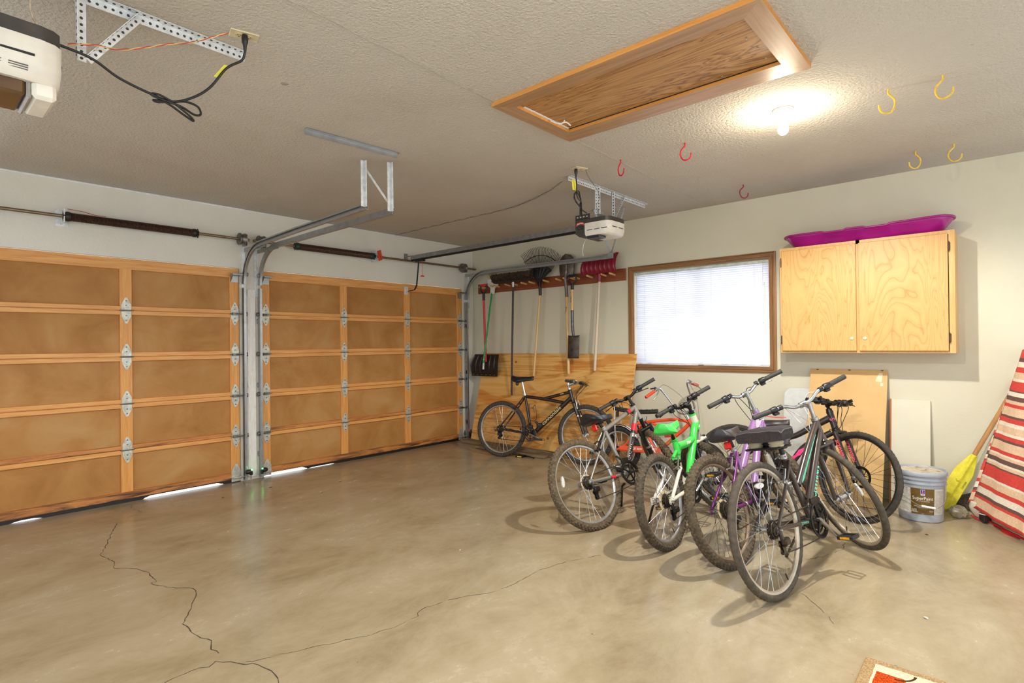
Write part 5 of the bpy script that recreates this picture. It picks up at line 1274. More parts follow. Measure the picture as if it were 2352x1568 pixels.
    if S.get('susp'):
        g = G(); b = G()
        for sy in (-1, 1):
            o = n * (sy * ls); p = cr + o; q = F + o; m_ = p.lerp(q, S.get('split', .42)); d = (q - p).normalized()
            g.tube([p - d * S.get('up', .02), m_], S.get('stanr', .0125), 12)
            if S['susp'] == 'boot':
                k = 0; pts = []; rr = []
                L_ = (m_ - p).length
                for k in range(27): pts.append(p + d * (.01 + (L_ - .01) * k / 26)); rr.append(.0235 if k % 2 else .017)
                b.tube(pts, rr, 12)
            elif S['susp'] == 'black':
                b.tube([p - d * .02, p.lerp(m_, .78)], .0175, 12)
        st_ = make('stanchion', g, S.get('stanmat', CHROME), fk, 50)
        if b.v: make('fork_boot', b, S.get('bootmat', BLACK), fk, 50)
    g = G()
    for sy in (-1, 1):
        if not S.get('rotor') and S.get('brakes', True):
            o = n * (sy * (ls + .004)); p = cr + o - a * .03; g.tube([p + f * .012, p + f * .028], .012, 8); g.tube([p + f * .024 - a * .02, p + f * .026 + a * .05 - n * sy * .012, p + f * .024 + a * .085 - n * sy * .02], .0065, 6); g.box(p + f * .0 - n * (sy * .030) + Vector((-.01, -.005, -.006)), p - n * (sy * .030) + Vector((.03, .005, .006)))
    if g.v: make('front_brake', g, S.get('brakemat', ALU), t, 40)
    if S.get('brakes', True):
        g = G(); ss = Vector((S['brake_at'][0], 0, S['brake_at'][1])); d = (Vector((S['stay_top'][0], 0, S['stay_top'][1])) - Cr).normalized(); back = Vector((-d.z, 0, d.x))
        for sy in (-1, 1):
            p = ss + Y * (sy * .046); g.tube([p, p + back * .024], .011, 8); g.tube([p + back * .020 - d * .02, p + back * .022 + d * .04 - Y * sy * .008, p + back * .020 + d * .080 - Y * sy * .016], .007, 6); g.tube([p + back * .01 + Y * (-sy * .024) - X * .03, p + back * .01 + Y * (-sy * .024) + X * .03], .006, 6)
        g.tube(bez([ss + d * .08 + Y * .03 + back * .02, ss + d * .085 + back * .024, ss + d * .08 - Y * .03 + back * .02], 4), .003, 6); make('rear_brake', g, S.get('brakemat', ALU), t, 40)
    # stem and bar
    cl = top + f * P['rch']
    g = G(); g.tube([ht, top + a * .012], .0125, 12); g.tube([top - a * .012, top + a * .018], .017, 12); g.tube([top, cl], [.016, .014], 12); g.cyl(cl - n * .022, cl + n * .022, .019, seg=12); g.cyl(ht, ht + a * .018, .022, seg=14)
    make('stem', g, S['stem'], t, 50)
    w, ri, sw = P['w'], P['rise'], P['swp']
    def bp(s_, k):   # k 0..1 along half bar
        if k < .12: zz = 0
        elif k < .42: q = (k - .12) / .30; zz = ri * .82 * q * q * (3 - 2*q)
        else: zz = ri * (.82 + .18 * (k - .42) / .58)
        return cl + n * (s_ * w * k) + a * zz - f * (sw * max(0, k - .12) ** 1.4 / .88 ** 1.4)
    if S.get('bar', True):
        pts = [bp(-1, 1 - k / 16) for k in range(16)] + [bp(1, k / 16) for k in range(17)]
        hbar = make('handlebar', G().tube(pts, .0112, 12), S['barmat'], t, 50)
        for s_ in (-1, 1):
            e = bp(s_, 1); q = bp(s_, 1 - .118 / w); d = (e - q).normalized(); gl = []; gr = []
            for k in range(15): gl.append(q + (e - q) * (k / 14)); gr.append(.0165 if (k % 2 or S.get('smoothgrip')) else .0150)
            gr[-1] = .0165; make('grip', G().tube(gl, gr, 12), S.get('grip', GRIP), hbar, 40)
            q2 = bp(s_, 1 - .175 / w)
            if S.get('shifter', True):
                g = G(); g.tube([q - d * .002, q - d * .012, q - d * .040, q - d * .05], [.017, .020, .022, .016], 14); g.bbox((-.018, -.012, -.016), (.018, .020, .004), .004, frame_on(q - d * .03 - a * .018, d, a)); make('twist_shifter', g, S.get('shmat', BLACK), hbar, 40)
            g = G(); pv = q - d * .072; g.cyl(pv - d * .012, pv + d * .012, .0165, seg=12); g.tube([pv, pv + f * .030 - a * .020], .010, 8)
            make('lever_mount', g, S.get('shmat', BLACK), hbar, 40)
            lv = [pv + f * .030 - a * .020, pv + f * .045 - a * .026 + d * .02, pv + f * .058 - a * .034 + d * .065, pv + f * .056 - a * .042 + d * .115, pv + f * .060 - a * .046 + d * .13]
            make('brake_lever', G().tube(bez(lv, 4), .0050, 8, squash=.7), S.get('levmat', ALU), hbar, 50)
        g = G(); cm = S.get('cablemat', BLACK)
        for s_, tgt in ((-1, hb + a * .03), (1, hb + a * .05)):
            q = bp(s_, 1 - .19 / w)
            g.tube(bez([q + f * .035 - a * .022, q - n * (s_ * .05) + f * .075 - a * .02, cl + n * (s_ * .05) + f * .085 - a * .06, hb + f * .055 + a * .05 + n * s_ * .03, hb + f * .028 - a * .01 + n * s_ * .025, hb - X * .03 + Y * s_ * .02 - Z * .02], 6), .0026, 6)
            g.tube(bez([q - n * (s_ * .01) - a * .018, q - n * (s_ * .07) + f * .05 - a * .05, hb + f * .06 + a * .08 - n * s_ * .02, hb + f * .03 + a * .02 - n * s_ * .022, hb - X * .04 - Y * s_ * .022 - Z * .0], 6), .0026, 6)
        make('cables', g, cm, hbar, 60)
    # cranks, rings, chain
    ang = S.get('crank', 0.0); g = G(); rr = S.get('ring', .088); cy = -.047
    n_ = 44; prof = []
    for k in range(2 * n_): prof.append(((rr if k % 2 else rr - .005) * cos(PI * k / n_), (rr if k % 2 else rr - .005) * sin(PI * k / n_)))
    Mx = Matrix(((1,0,0,bb.x),(0,0,1,cy - .002),(0,1,0,bb.z),(0,0,0,1)))
    g.ring(bb + Y * cy, Y, [(rr - .016, -.002), (rr - .016, .002), (rr - .004, .002), (rr - .004, -.002)], 60)
    for k in range(n_): e = X * cos(2*PI*k/n_) + Z * sin(2*PI*k/n_); g.tube([bb + Y * cy + e * (rr - .005), bb + Y * cy + e * (rr + .001)], [.003, .0012], 4)
    g.ring(bb + Y * (cy + .010), Y, [(rr - .034, -.0015), (rr - .034, .0015), (rr - .022, .0015), (rr - .022, -.0015)], 48)
    for k in range(5): e = X * cos(2*PI*k/5 + ang) + Z * sin(2*PI*k/5 + ang); g.tube([bb + Y * (cy - .004) + e * .012, bb + Y * (cy) + e * (rr - .014)], [.011, .008], 6, squash=.5)
    if S.get('guard', True): g.ring(bb + Y * (cy - .008), Y, [(rr - .006, -.0015), (rr - .006, .0015), (rr + .006, .0015), (rr + .006, -.0015)], 60)
    cs = make('crankset', g, S.get('ringmat', BLACKM), t, 40)
    for s_, aa in ((-1, ang), (1, ang + PI)):
        e = X * cos(aa) + Z * sin(aa); p = bb + Y * (s_ * .055); q = bb + e * .17 + Y * (s_ * .078)
        g = G(); g.tube([p - e * .012, p, p.lerp(q, .5), q, q + e * .010], [.012, .0155, .0125, .0125, .008], 10, squash=.65); arm = make('crank_arm', g, S.get('crankmat', ALU), cs, 50)
        g = G(); pedal(g, q, s_); pdl = make('pedal', g, BLACK, arm, 30)
        g = G()
        for sx in (-1, 1): g.box(q + Vector((sx * .046 - .002, s_ * .03 if s_ > 0 else -.08, -.006)), q + Vector((sx * .046 + .002, .08 if s_ > 0 else -.03, .006)))
        make('pedal_reflector', g, AMBER, pdl, 0)
    cr_ = S.get('cass', .052); g = G(); prf = [(.012, -.024)]
    for k in range(7): r_ = cr_ * (.50 + .5 * k / 6); h = -.020 + .0055 * k; prf += [(r_, h), (r_, h + .0022), (r_ * .8, h + .0026)]
    prf += [(.012, .020)]; g.lathe([(r_, h) for r_, h in prf], Cr + Y * -.040, Y, 40)
    for k in range(24): e = X * cos(2*PI*k/24) + Z * sin(2*PI*k/24); g.tube([Cr + Y * -.0265 + e * (cr_ - .002), Cr + Y * -.0265 + e * (cr_ + .004)], [.003, .0015], 4)
    make('cassette', g, paint((74, 64, 54), .4, .75, .3, 60), t, 30)
    if S.get('disc'): make('spoke_guard', G().lathe([(.02, 0), (S['disc'], .002), (S['disc'], .005), (.02, .006)], Cr + Y * -.024, Y, 40), paint((208, 190, 150), .3, 0, .1, 30), t, 40)
    # chain
    g = G(); d1_ = bb + Y * cy; jz = Cr + Vector((.012, -.045, -.095)); jl = Cr + Vector((S.get('jx', .03), -.046, S.get('jz', -.115)))
    def chain(p, q, sag=0.0):
        L_ = (q - p).length; k = max(6, int(L_ / .0085))
        for i in range(k):
            u = i / k; v = (i + 1) / k; A_ = p.lerp(q, u) - Z * sag * 4 * u * (1-u); B_ = p.lerp(q, v) - Z * sag * 4 * v * (1-v); g.tube([A_, B_], .0042 if i % 2 else .0030, 5, caps=False)
    chain(Cr + Vector((.0, -.044, cr_ * .8)), d1_ + Z * (rr - .003)); chain(jl + Z * -.012, d1_ + Vector((.01, 0, -rr + .003)), .006); chain(Cr + Vector((.03, -.044, -cr_ * .7)), jl + Vector((.012, 0, .05)))
    def arc(c_, r_, a0, a1, nn):
        for i in range(nn):
            A_, B_ = [c_ + Vector((r_ * cos(a0 + (a1 - a0) * q / nn), 0, r_ * sin(a0 + (a1 - a0) * q / nn))) for q in (i, i + 1)]; g.tube([A_, B_], .0042 if i % 2 else .0030, 5, caps=False)
    arc(d1_, rr - .003, PI / 2, -PI / 2, 30); arc(Vector((0, -.044, R)), cr_ * .8, PI / 2, PI * 1.9, 20); arc(Vector((jl.x, -.046, jl.z)), .014, PI * 1.5, 0, 10)
    make('chain', g, paint((78, 70, 60), .45, .7, .2, 80), t, 30)
    if S.get('gears', True):
        g = G(); h0 = Cr + Vector((0, -.066, -.012)); h1 = Cr + Vector((.016, -.075, -.055))
        g.tube([h0, h0 + Vector((.0, -.004, -.028)), h1, h1 + Vector((.012, .012, -.03))], [.009, .012, .019, .012], 8); g.bbox(h1 + Vector((-.02, -.018, -.022)), h1 + Vector((.03, .012, .014)), .006)
        j0 = h1 + Vector((.008, .022, -.022)); 
        for y_ in (.004, .018): g.prism([(j0.x - .014, j0.z + .012), (j0.x + .016, j0.z + .008), (jl.x + .014, jl.z - .006), (jl.x - .012, jl.z - .012)], .002, Matrix(((1,0,0,0),(0,0,1,h1.y + .012 + y_),(0,1,0,0),(0,0,0,1))))
        for c_ in (j0, jl): g.lathe([(0, -.005), (.018, -.005), (.018, .005), (0, .005)], Vector((c_.x, -.046, c_.z)), Y, 14)
        g.tube(bez([h0 + Vector((-.01, 0, 0)), h0 + Vector((-.055, -.004, -.004)), h0 + Vector((-.05, -.004, .03)), Cr + Vector((.03, -.066, .02))], 5), .0026, 6)
        make('rear_derailleur', g, S.get('dermat', BLACKM), t, 40)
        g = G(); q = bb + Vector((-.02, -.03, rr + .012)); g.bbox(q + Vector((-.03, -.025, -.02)), q + Vector((.05, -.008, .016)), .004); g.tube([q + Vector((0, .02, .01)), q + Vector((-.02, .03, .05))], .012, 8); make('front_derailleur', g, S.get('dermat', BLACKM), t, 40)
    if S.get('reflector'):
        p = Vector((S['reflector'][0], 0, S['reflector'][1])); g = G(); g.bbox(p + Vector((-.008, -.026, -.024)), p + Vector((.006, .026, .024)), .007); r_ = make('rear_reflector', g, REDREF, t, 30)
        make('reflector_bracket', G().tube([p + Vector((.004, 0, 0)), p + Vector((.04, 0, .004))], .006, 6), BLACK, r_)
    if S.get('kick'):
        k = S['kick']; p = Vector(k[0]); q = Vector(k[1]); d = (q - p); g = G(); g.tube([p + Vector((0, -.03, .01)), p, p.lerp(q, .85), q], [.010, .009, .008, .010], 8); make('kickstand', g, S.get('kickmat', BLACKM), t, 40)
    return t, dict(frame=frame, a=a, f=f, n=n, hb=hb, ht=ht, F=F, bb=bb, cl=cl, top=top, fk=fk, Cr=Cr, cr=cr, sd=sd, bp=bp, R=R)

def tube_text(par, body, size, mat, p, q, off, side=-1, at=.5, sx=1.0, shear=0, bold=0, lift=0, up=None):
    """lettering along the tube p-q (x,z) on the right flank"""
    p = Vector((p[0], 0, p[1])); q = Vector((q[0], 0, q[1])); d = q - p; nr = Vector((0, side, lift))
    M = frame_on(p.lerp(q, at), d, nr); M = Matrix.Translation(Vector(nr).normalized() * off) @ M
    o = lettering(body, size, mat, M, par, .0003, sx=sx, shear=shear, bold=bold); return o

# ---- black mountain bike against the plywood
DKBR = paint((44, 33, 28), .30, .25, .12, 30); SILV = paint((196, 196, 192), .3, .8, .1, 20)
t, B = bike('black mountain bicycle leaning on the plywood, its right side facing the room',
 dict(O=(1.2002, -.7509, .0002), fx=(.9725, .2331, .0002), L=(-.2309, .9634, -.1364), R=.3272, rt=.0245, hb=(.9031, .6846), al=1.2486, dl=.0024, Lf=.3911, rk=.0428, hl=.1433, sth=.055, rch=.105, w=.29, rise=.0, swp=.012),
 dict(bb=(.409, .289), tread='knobby', rim=paint((150, 146, 138), .4, .6, .1, 20), spoke=SPOKE, frame=DKBR, tubes=[([(.40, .31), (.293, .735)], .0155), ([(.293, .725), (.52, .705), (.785, .672)], .019), ([(.54, .705), (.862, .793)], .018), ([(.885, .735), (.43, .30)], (.026, .026))],
  stay_top=(.285, .715), brake_at=(.185, .545), post=(.291, .742), saddle=(.245, .915, .02, .285, .14), saddlemat=paint((24, 25, 30), .35), sh=.040, postmat=SILV, fork=DKBR, legr=(.016, .012), susp='black', bootmat=DKBR, split=.45, stem=SILV, barmat=BLACKM, smoothgrip=True, shifter=False, levmat=BLACKM, crank=rad(-16), ring=.080, guard=False, crankmat=SILV, cass=.048, jz=-.105, jx=.0))
cr_ = paint((214, 196, 140), .5)
tube_text(B['frame'], 'cannondale', .062, cr_, (.43, .30), (.885, .735), .0275, at=.50, sx=1.05)
tube_text(B['frame'], 'F400', .022, cr_, (.54, .705), (.862, .793), .0185, at=.72)
g = G(); p = Vector((.385, 0, .54)); g.tube(bez([p + Vector((0, -.012, -.09)), p + Vector((.06, -.02, -.095)), p + Vector((.085, -.022, -.05)), p + Vector((.07, -.02, .03)), p + Vector((.055, -.02, .09)), p + Vector((.035, -.018, .06)), p + Vector((.05, -.016, -.0))], 5), .003, 6); g.tube([p + Vector((-.03, -.01, .10)), p + Vector((0, -.012, -.10))], .005, 6); make('bottle_cage', g, BLACKM, t, 50)
g = G(); g.bbox((.47, -.03, .375), (.53, .01, .425), .008); g.tube([(.50, -.02, .40), (.46, -.025, .44)], .014, 8); make('pump_mount', g, BLACK, t, 30)
g = G(); q = B['cl'] + B['a'] * .01
for s_ in (-1, 1):
    c_ = B['bp'](s_, .50); g.bbox(c_ + Vector((-.02, -.02, -.02)), c_ + Vector((.035, .025, .022)), .008); g.tube([c_, c_ + Vector((.05, s_ * .01, -.02)), c_ + Vector((.06, s_ * .03, -.03))], .010, 8)
make('trigger_shifter', g, paint((120, 118, 114), .35, .7, .2, 30), t, 30)
g = G(); g.bbox((-.05 + .215, -.022, .85), (.03 + .165, .022, .905), .01); make('saddle_bag', g, BLACK, t, 30)

# ---- silver mountain bike
SG = paint((150, 147, 138), .32, .45, .06, 14); RED_ = paint((222, 30, 56), .35); DKG = paint((40, 42, 46), .4)
t, B = bike('silver grey mountain bicycle with red and black stripes and a black saddle',
 dict(O=(3.524, -2.2096, .0023), fx=(.2124, .9772, .0002), L=(-.8974, .1951, -.3957), R=.3309, rt=.0255, hb=(.803, .7552), al=1.2625, dl=.9701, Lf=.4428, rk=.0606, hl=.1214, sth=.08, rch=.0557, w=.2789, rise=.0318, swp=.0551),
 dict(bb=(.432, .338), tread='knobby', tyremat=paint((88, 74, 54), .85, 0, .25, 40, .2), rim=paint((192, 192, 190), .3, .75, .06, 20), spoke=SPOKE, frame=SG, tubes=[([(.344, .700), (.775, .858)], .0185), ([(.770, .805), (.45, .352)], .0205), ([(.352, .715), (.432, .34)], .0155)],
  stay_top=(.335, .690), ssr=.008, brake_at=(.20, .545), post=(.345, .715), saddle=(.318, .772, -.02, .30, .20), saddlemat=paint((30, 31, 36), .28), sh=.055, postmat=BLACK, fork=BLACKM, staymat=SG, susp='black', bootmat=BLACKM, stanmat=paint((150, 142, 128), .4, .5), split=.5, stanr=.0165, legr=(.0185, .016), stem=BLACKM, barmat=BLACKM, shmat=BLACK, levmat=BLACKM, crank=rad(3), ring=.090, crankmat=BLACKM, reflector=(.255, .728), refl=[rad(168)], kick=((.42, .06, .26), (.553, .268, .118)), disc=.062, brakemat=BLACKM))
d = Vector((.775 - .344, 0, .858 - .700)); p = Vector((.344, 0, .700))
for u, w_, m_ in ((.76, .07, RED_), (.70, .05, DKG)):
    g = G(); g.tube([p + d * u, p + d * (u + w_)], .0192, 14, caps=False); make('stripe', g, m_, B['frame'], 60)
d = Vector((.45 - .770, 0, .352 - .805)); p = Vector((.770, 0, .805))
for u, w_, m_ in ((.20, .12, RED_), (.32, .05, DKG)):
    g = G(); g.tube([p + d * u, p + d * (u + w_)], .0212, 14, caps=False); make('stripe', g, m_, B['frame'], 60)
tube_text(B['frame'], 'ROADMASTER', .040, paint((20, 24, 30), .4), (.45, .352), (.770, .805), .0212, at=.36, sx=.92, bold=.002)
g = G(); g.tube([(.22, -.0475, .332), (.27, -.046, .332)], .0122, 10, caps=False); make('stripe', g, RED_, B['frame'], 60)
g = G(); g.lathe([(0, 0), (.012, 0), (.012, .001), (0, .001)], (.20, -.035, .825), (-1, 0, .1), 12); make('saddle_badge', g, paint((200, 120, 130), .5), B['sd'])

# ---- green suspension bike
GRN = paint((66, 206, 82), .28, 0, .06, 12); WHT = paint((222, 216, 200), .35, 0, .05, 14)
t, B = bike('bright green and white suspension bicycle with a green saddle',
 dict(O=(4.0854, -2.2234, .0005), fx=(.0069, 1, .0041), L=(-.9801, .0076, -.1981), R=.305, rt=.027, hb=(.735, .690), al=1.2416, dl=1.0633, Lf=.425, rk=.055, hl=.128, sth=.055, rch=.0703, w=.2655, rise=.0405, swp=.021),
 dict(bb=(.40, .292), tread='knobby', tyremat=paint((78, 68, 52), .85, 0, .25, 40, .2), rim=paint((190, 190, 190), .3, .75, .06, 20), spoke=SPOKE, frame=GRN,
  tubes=[([(.354, .608), (.50, .610), (.62, .628)], (.030, .024)), ([(.735, .745), (.66, .672), (.597, .575), (.514, .475), (.466, .40)], .027), ([(.338, .655), (.350, .560)], .021), ([(.352, .59), (.262, .545)], .012), ([(.354, .585), (.345, .505)], .012), ([(.262, .535), (.345, .52)], .009)],
  stays=False, stay_top=(.30, .56), brake_at=(.235, .47), post=(.338, .655), saddle=(.298, .730, .03, .27, .165), saddlemat=GRN, sh=.048, postmat=BLACKM, clampmat=GRN, fork=WHT, susp='boot', stanmat=BLACKM, split=.42, stem=BLACKM, barmat=BLACKM, smoothgrip=True, levmat=BLACKM, crank=rad(28), ring=.078, crankmat=ALU, cass=.046, disc=.070, reflector=(.252, .712), kick=((.03, .085, .28), (.093, .23, .05)), htr=.024))
g = G()
for sy in (-1, 1):
    g.tube(bez([(.40, sy * .03, .32), (.22, sy * .055, .315), (.0, sy * .066, .305)], 5), .013, 10); g.tube([(.255, sy * .046, .475), (.02, sy * .066, .315)], .012, 10); g.box((-.02, sy*.066 - .004, .285), (.03, sy*.066 + .004, .33))
g.tube([(.255, -.046, .475), (.255, .046, .475)], .011, 8); g.tube([(.40, -.035, .32), (.44, -.03, .39)], .014, 8); g.tube([(.40, .035, .32), (.44, .03, .39)], .014, 8)
make('rear_swingarm', g, WHT, t, 50)
g = G(); pts = []; rr = []
for k in range(19): pts.append(Vector((.265, 0, .500)).lerp(Vector((.345, 0, .512)), k/18)); rr.append(.017 if k % 2 else .012)
g.tube(pts, rr, 10); make('rear_shock', g, BLACKM, t, 40)
make('head_sleeve', G().tube([B['hb'] + B['a'] * .004, B['ht'] - B['a'] * .002], .0255, 16, caps=False), WHT, B['frame'], 50)
tube_text(B['frame'], 'Prizm', .030, paint((236, 232, 226), .4), (.354, .608), (.62, .628), .0285, at=.52, sx=1.0, shear=.2, bold=.0014)
g = G(); g.lathe([(.0, 0), (.03, 0), (.03, .002), (0, .002)], (.40, 0, .790), (0, 0, 1), 12); 

# ---- purple bike
PUR = paint((164, 122, 176), .28, .35, .08, 10); PURD = paint((112, 44, 112), .32, .3, .1, 12)
t, B = bike('purple step-through bicycle with silver handlebar and black saddle',
 dict(O=(4.5209, -2.2536, .0012), fx=(.1473, .9891, .0063), L=(-.942, .1423, -.3039), R=.3311, rt=.0275, hb=(.8209, .7258), al=1.2561, dl=.856, Lf=.4349, rk=.0497, hl=.1582, sth=.13, rch=.035, w=.2947, rise=.0455, swp=.05),
 dict(bb=(.385, .318), tread='knobby', tyremat=paint((82, 70, 52), .85, 0, .25, 40, .2), rim=paint((150, 128, 104), .4, .6, .1, 20), spoke=SPOKE_D, frame=PUR,
  tubes=[([(.765, .838), (.56, .685), (.368, .525)], (.026, .026)), ([(.80, .80), (.62, .60), (.44, .385), (.39, .33)], (.027, .022)), ([(.344, .655), (.385, .33)], .0155)],
  stay_top=(.338, .635), brake_at=(.195, .545), ssr=.0085, staymat=PURD, post=(.342, .66), saddle=(.325, .735, .02, .275, .185), saddlemat=paint((48, 47, 50), .35), sh=.055, postmat=BLACK, fork=WHT, susp='plain', stanmat=CHROME, split=.28, legr=(.018, .015), stem=ALU, barmat=CHROME, crank=rad(-24), ring=.085, crankmat=ALU, disc=.066, reflector=(.285, .690), kick=((.36, .05, .27), (.64, .207, .066)), htr=.022))
g = G(); M_ = frame_on(Vector((.70, -.0265, .785)), (-.36, 0, -.29), (0, -1, .2)); g.prism([(-.04, -.02), (.01, -.022), (.04, 0), (.01, .022), (-.04, .02)], .0006, M_); make('decal', g, paint((206, 200, 216), .35, .4), B['frame'], 0)
g = G(); M_ = frame_on(B['hb'].lerp(B['ht'], .6) + Vector((-.005, -.0235, 0)), B['a'], (-.3, -1, 0)); g.prism([(-.02, -.014), (.02, -.014), (.02, .014), (-.02, .014)], .0006, M_); make('head_badge', g, paint((212, 206, 214), .4, .2), B['frame'], 0)
g = G(); g.tube([(.20, -.048, .327), (.215, -.047, .327)], .0118, 10, caps=False); make('stay_band', g, paint((216, 206, 210), .4), B['frame'], 60)

# ---- dark grey city bike
DG = paint((88, 79, 74), .26, .6, .06, 12); TEAL = paint((92, 196, 166), .4)
t, B = bike('dark grey city bicycle with teal lettering and wide seat cushion, standing in front',
 dict(O=(4.8394, -2.5206, .0004), fx=(.1669, .986, .001), L=(-.9655, .1636, -.2024), R=.3522, rt=.0205, hb=(.8784, .7184), al=1.2391, dl=.9615, Lf=.4058, rk=.0227, hl=.1415, sth=.10, rch=.0673, w=.3396, rise=.0496, swp=-.0069),
 dict(bb=(.488, .308), tread='cross', tyremat=RUBBER_S, rim=paint((190, 176, 154), .35, .45, .06, 20), spoke=SPOKE, frame=DG,
  tubes=[([(.825, .828), (.63, .68), (.428, .512)], (.019, .019)), ([(.856, .785), (.68, .59), (.517, .40), (.49, .32)], (.023, .023)), ([(.332, .690), (.485, .32)], .0165)],
  stay_top=(.345, .662), brake_at=(.215, .560), ssr=.009, post=(.331, .69), saddle=(.322, .752, .03, .25, .15), saddlemat=paint((92, 90, 102), .6), sh=.062, postmat=BLACKM, fork=DG, legr=(.015, .012), stem=ALU, barmat=ALU, smoothgrip=True, cablemat=paint((214, 212, 206), .4), crank=rad(-44), ring=.098, crankmat=ALU, cass=.052, refl=[rad(88)], reflf=[rad(150)], kick=((.44, .05, .26), (.60, .249, .055)), kickmat=DG, brakemat=ALU, dermat=paint((70, 62, 54), .3, .8)))
M_ = frame_on(Vector((.49, 0, .33)).lerp(Vector((.80, 0, .725)), .40), (.31, 0, .395), (-.45, -1, .35)); M_ = Matrix.Translation(Vector((-.45, -1, .35)).normalized() * .0236) @ M_
lettering('SCHWINN', .045, TEAL, M_, B['frame'], .0003, sx=1.12, shear=.12, bold=.0012)
g = G(); p0, p1 = Vector((.428, 0, .512)), Vector((.825, 0, .828))
M_ = frame_on(p0.lerp(p1, .42), p1 - p0, (0, -1, .0)); g.prism([(-.19, -.010), (-.15, -.013), (.0, -.008), (.20, -.004), (.20, .000), (.0, .003), (-.15, .004), (-.185, .0)], .0008, Matrix.Translation((0, -.0190, 0)) @ M_); make('decal', g, TEAL, B['frame'], 0)
tube_text(B['frame'], 'SCHWINN', .018, TEAL, (.10, .345), (.44, .313), .055, at=.62)
# cushion on the saddle
g = G(); rows = []
for k in range(17):
    u = k / 16; x = -.150 + .265 * u; e_ = min(1, 6 * min(u + .04, 1.02 - u)) ** .5
    hw = (.138 if u < .45 else .138 - .085 * ((u - .45) / .55) ** 1.3) * (.93 + .07 * e_); z0 = .046; z1 = .080 + .032 * e_
    rows.append([Vector((.248 + x, y, .752 + z)) for y, z in ((-hw * .97, z0 + .004), (-hw * 1.01, (z0 + z1) / 2), (-hw, z1 - .010), (-hw * .93, z1), (-hw * .5, z1 + .006), (0, z1 + .004), (hw * .5, z1 + .006), (hw * .93, z1), (hw, z1 - .010), (hw * 1.01, (z0 + z1) / 2), (hw * .97, z0 + .004), (hw * .9, z0), (0, z0 - .004), (-hw * .9, z0))])
g.loft(rows); cu = make('seat_cushion', g, paint((48, 42, 42), .9, 0, .18, 70, .3), t, 40)
g = G(); [g.tube([rows[i][8] if s_ > 0 else rows[i][2] for i in range(17)], .0028, 6) for s_ in (1, -1)]; g.tube([rows[0][k] for k in range(2, 9)], .0028, 6); make('piping', g, paint((84, 78, 78), .8), cu, 60)
for sy in (-1, 1):
    g = G(); g.lathe([(.036, -.006), (.042, .004), (.036, .010), (.043, .018), (.038, .030)], (.165, sy * .060, .768), (0, 0, 1), 18, .85); make('saddle_spring', g, paint((196, 184, 152), .5), t, 40)
g = G(); g.bbox((.10, -.095, .752), (.27, .095, .764), .006); g.bbox((.27, -.03, .752), (.40, .03, .766), .006); make('saddle_base', g, BLACK, t, 40)
tube_text(B['fk'], 'SCHWINN', .030, TEAL, (0, 0), (1, 0), 0) if False else None
M_ = frame_on(B['cr'].lerp(B['F'], .45) + B['n'] * -.052 - B['n'] * .016, B['F'] - B['cr'], -B['n']); lettering('SCHWINN', .020, TEAL, M_, B['fk'], .0003)

# ---- black and pink bike against the wall
BK = paint((46, 40, 37), .35, .3, .1, 14); PINK = paint((226, 34, 116), .35); CORAL = paint((246, 96, 110), .4)
t, B = bike('black bicycle with pink lettering on its fork, farthest back beside the paint bucket',
 dict(O=(3.9903, -.9569, .0011), fx=(.9994, .0359, -.0007), L=(-.0341, .9436, -.3294), R=.3329, rt=.020, hb=(.746, .6765), al=1.2384, dl=-.55, Lf=.3701, rk=.0484, hl=.1599, sth=.05, rch=.045, w=.24, rise=.020, swp=.02),
 dict(bb=(.37, .290), tread='cross', tyremat=paint((58, 52, 44), .8, 0, .2, 40, .15), rim=paint((40, 38, 36), .4, .3, .1, 20), spoke=SPOKE_D, frame=BK,
  tubes=[([(.700, .775), (.573, .688), (.458, .608), (.33, .565)], (.027, .019)), ([(.718, .66), (.542, .535), (.46, .41), (.38, .30)], (.024, .024)), ([(.270, .61), (.37, .30)], .016)],
  stay_top=(.285, .575), brake_at=(.17, .50), brakes=False, post=(.272, .605), saddle=(.285, .672, .08, .25, .14), saddlemat=paint((40, 34, 36), .4), sh=.05, postmat=BLACK, fork=BK, legr=(.019, .014), rotor=True, stem=BLACKM, barmat=BLACKM, smoothgrip=True, levmat=BLACKM, crank=rad(10), ring=.085, crankmat=BLACKM, htr=.024))
g = G(); M_ = frame_on(Vector((.50, -.0245, .47)), (.16, 0, .17), (0, -1, 0)); g.prism([(-.09, -.018), (-.03, -.012), (.0, -.02), (.05, -.008), (.12, -.012), (.13, .006), (.06, .004), (.02, .018), (-.03, .006), (-.08, .018)], .0008, M_); make('decal', g, PINK, B['frame'], 0)
for s_ in (-1, 1):
    M_ = frame_on(B['cr'].lerp(B['F'], .42) + B['n'] * (s_ * .052) - B['n'] * .0195, B['F'] - B['cr'], -B['n']); lettering('SCHWINN', .034, CORAL, M_, B['fk'], .0003, shear=.25, bold=.0015, sx=1.05)
M_ = frame_on(B['hb'].lerp(B['ht'], .55) + Vector((.006, -.0255, 0)), B['a'], (.25, -1, 0)); lettering('S', .05, PINK, M_, B['frame'], .0004)
g = G(); g.tube(bez([(.18, -.065, .74), (.25, -.055, .742), (.30, -.035, .742), (.39, -.022, .748)], 4), .005, 6); make('saddle_stripe', g, CORAL, t, 50)
g = G()
for s_ in (-1, 1): 
    c_ = B['bp'](s_, .62); g.bbox(c_ + Vector((-.022, -.03, -.028)), c_ + Vector((.030, .03, .022)), .012); g.tube([c_, c_ + B['f'] * .06 + B['n'] * s_ * .02], .012, 8)
make('shifter_pod', g, BLACKM, t, 40)

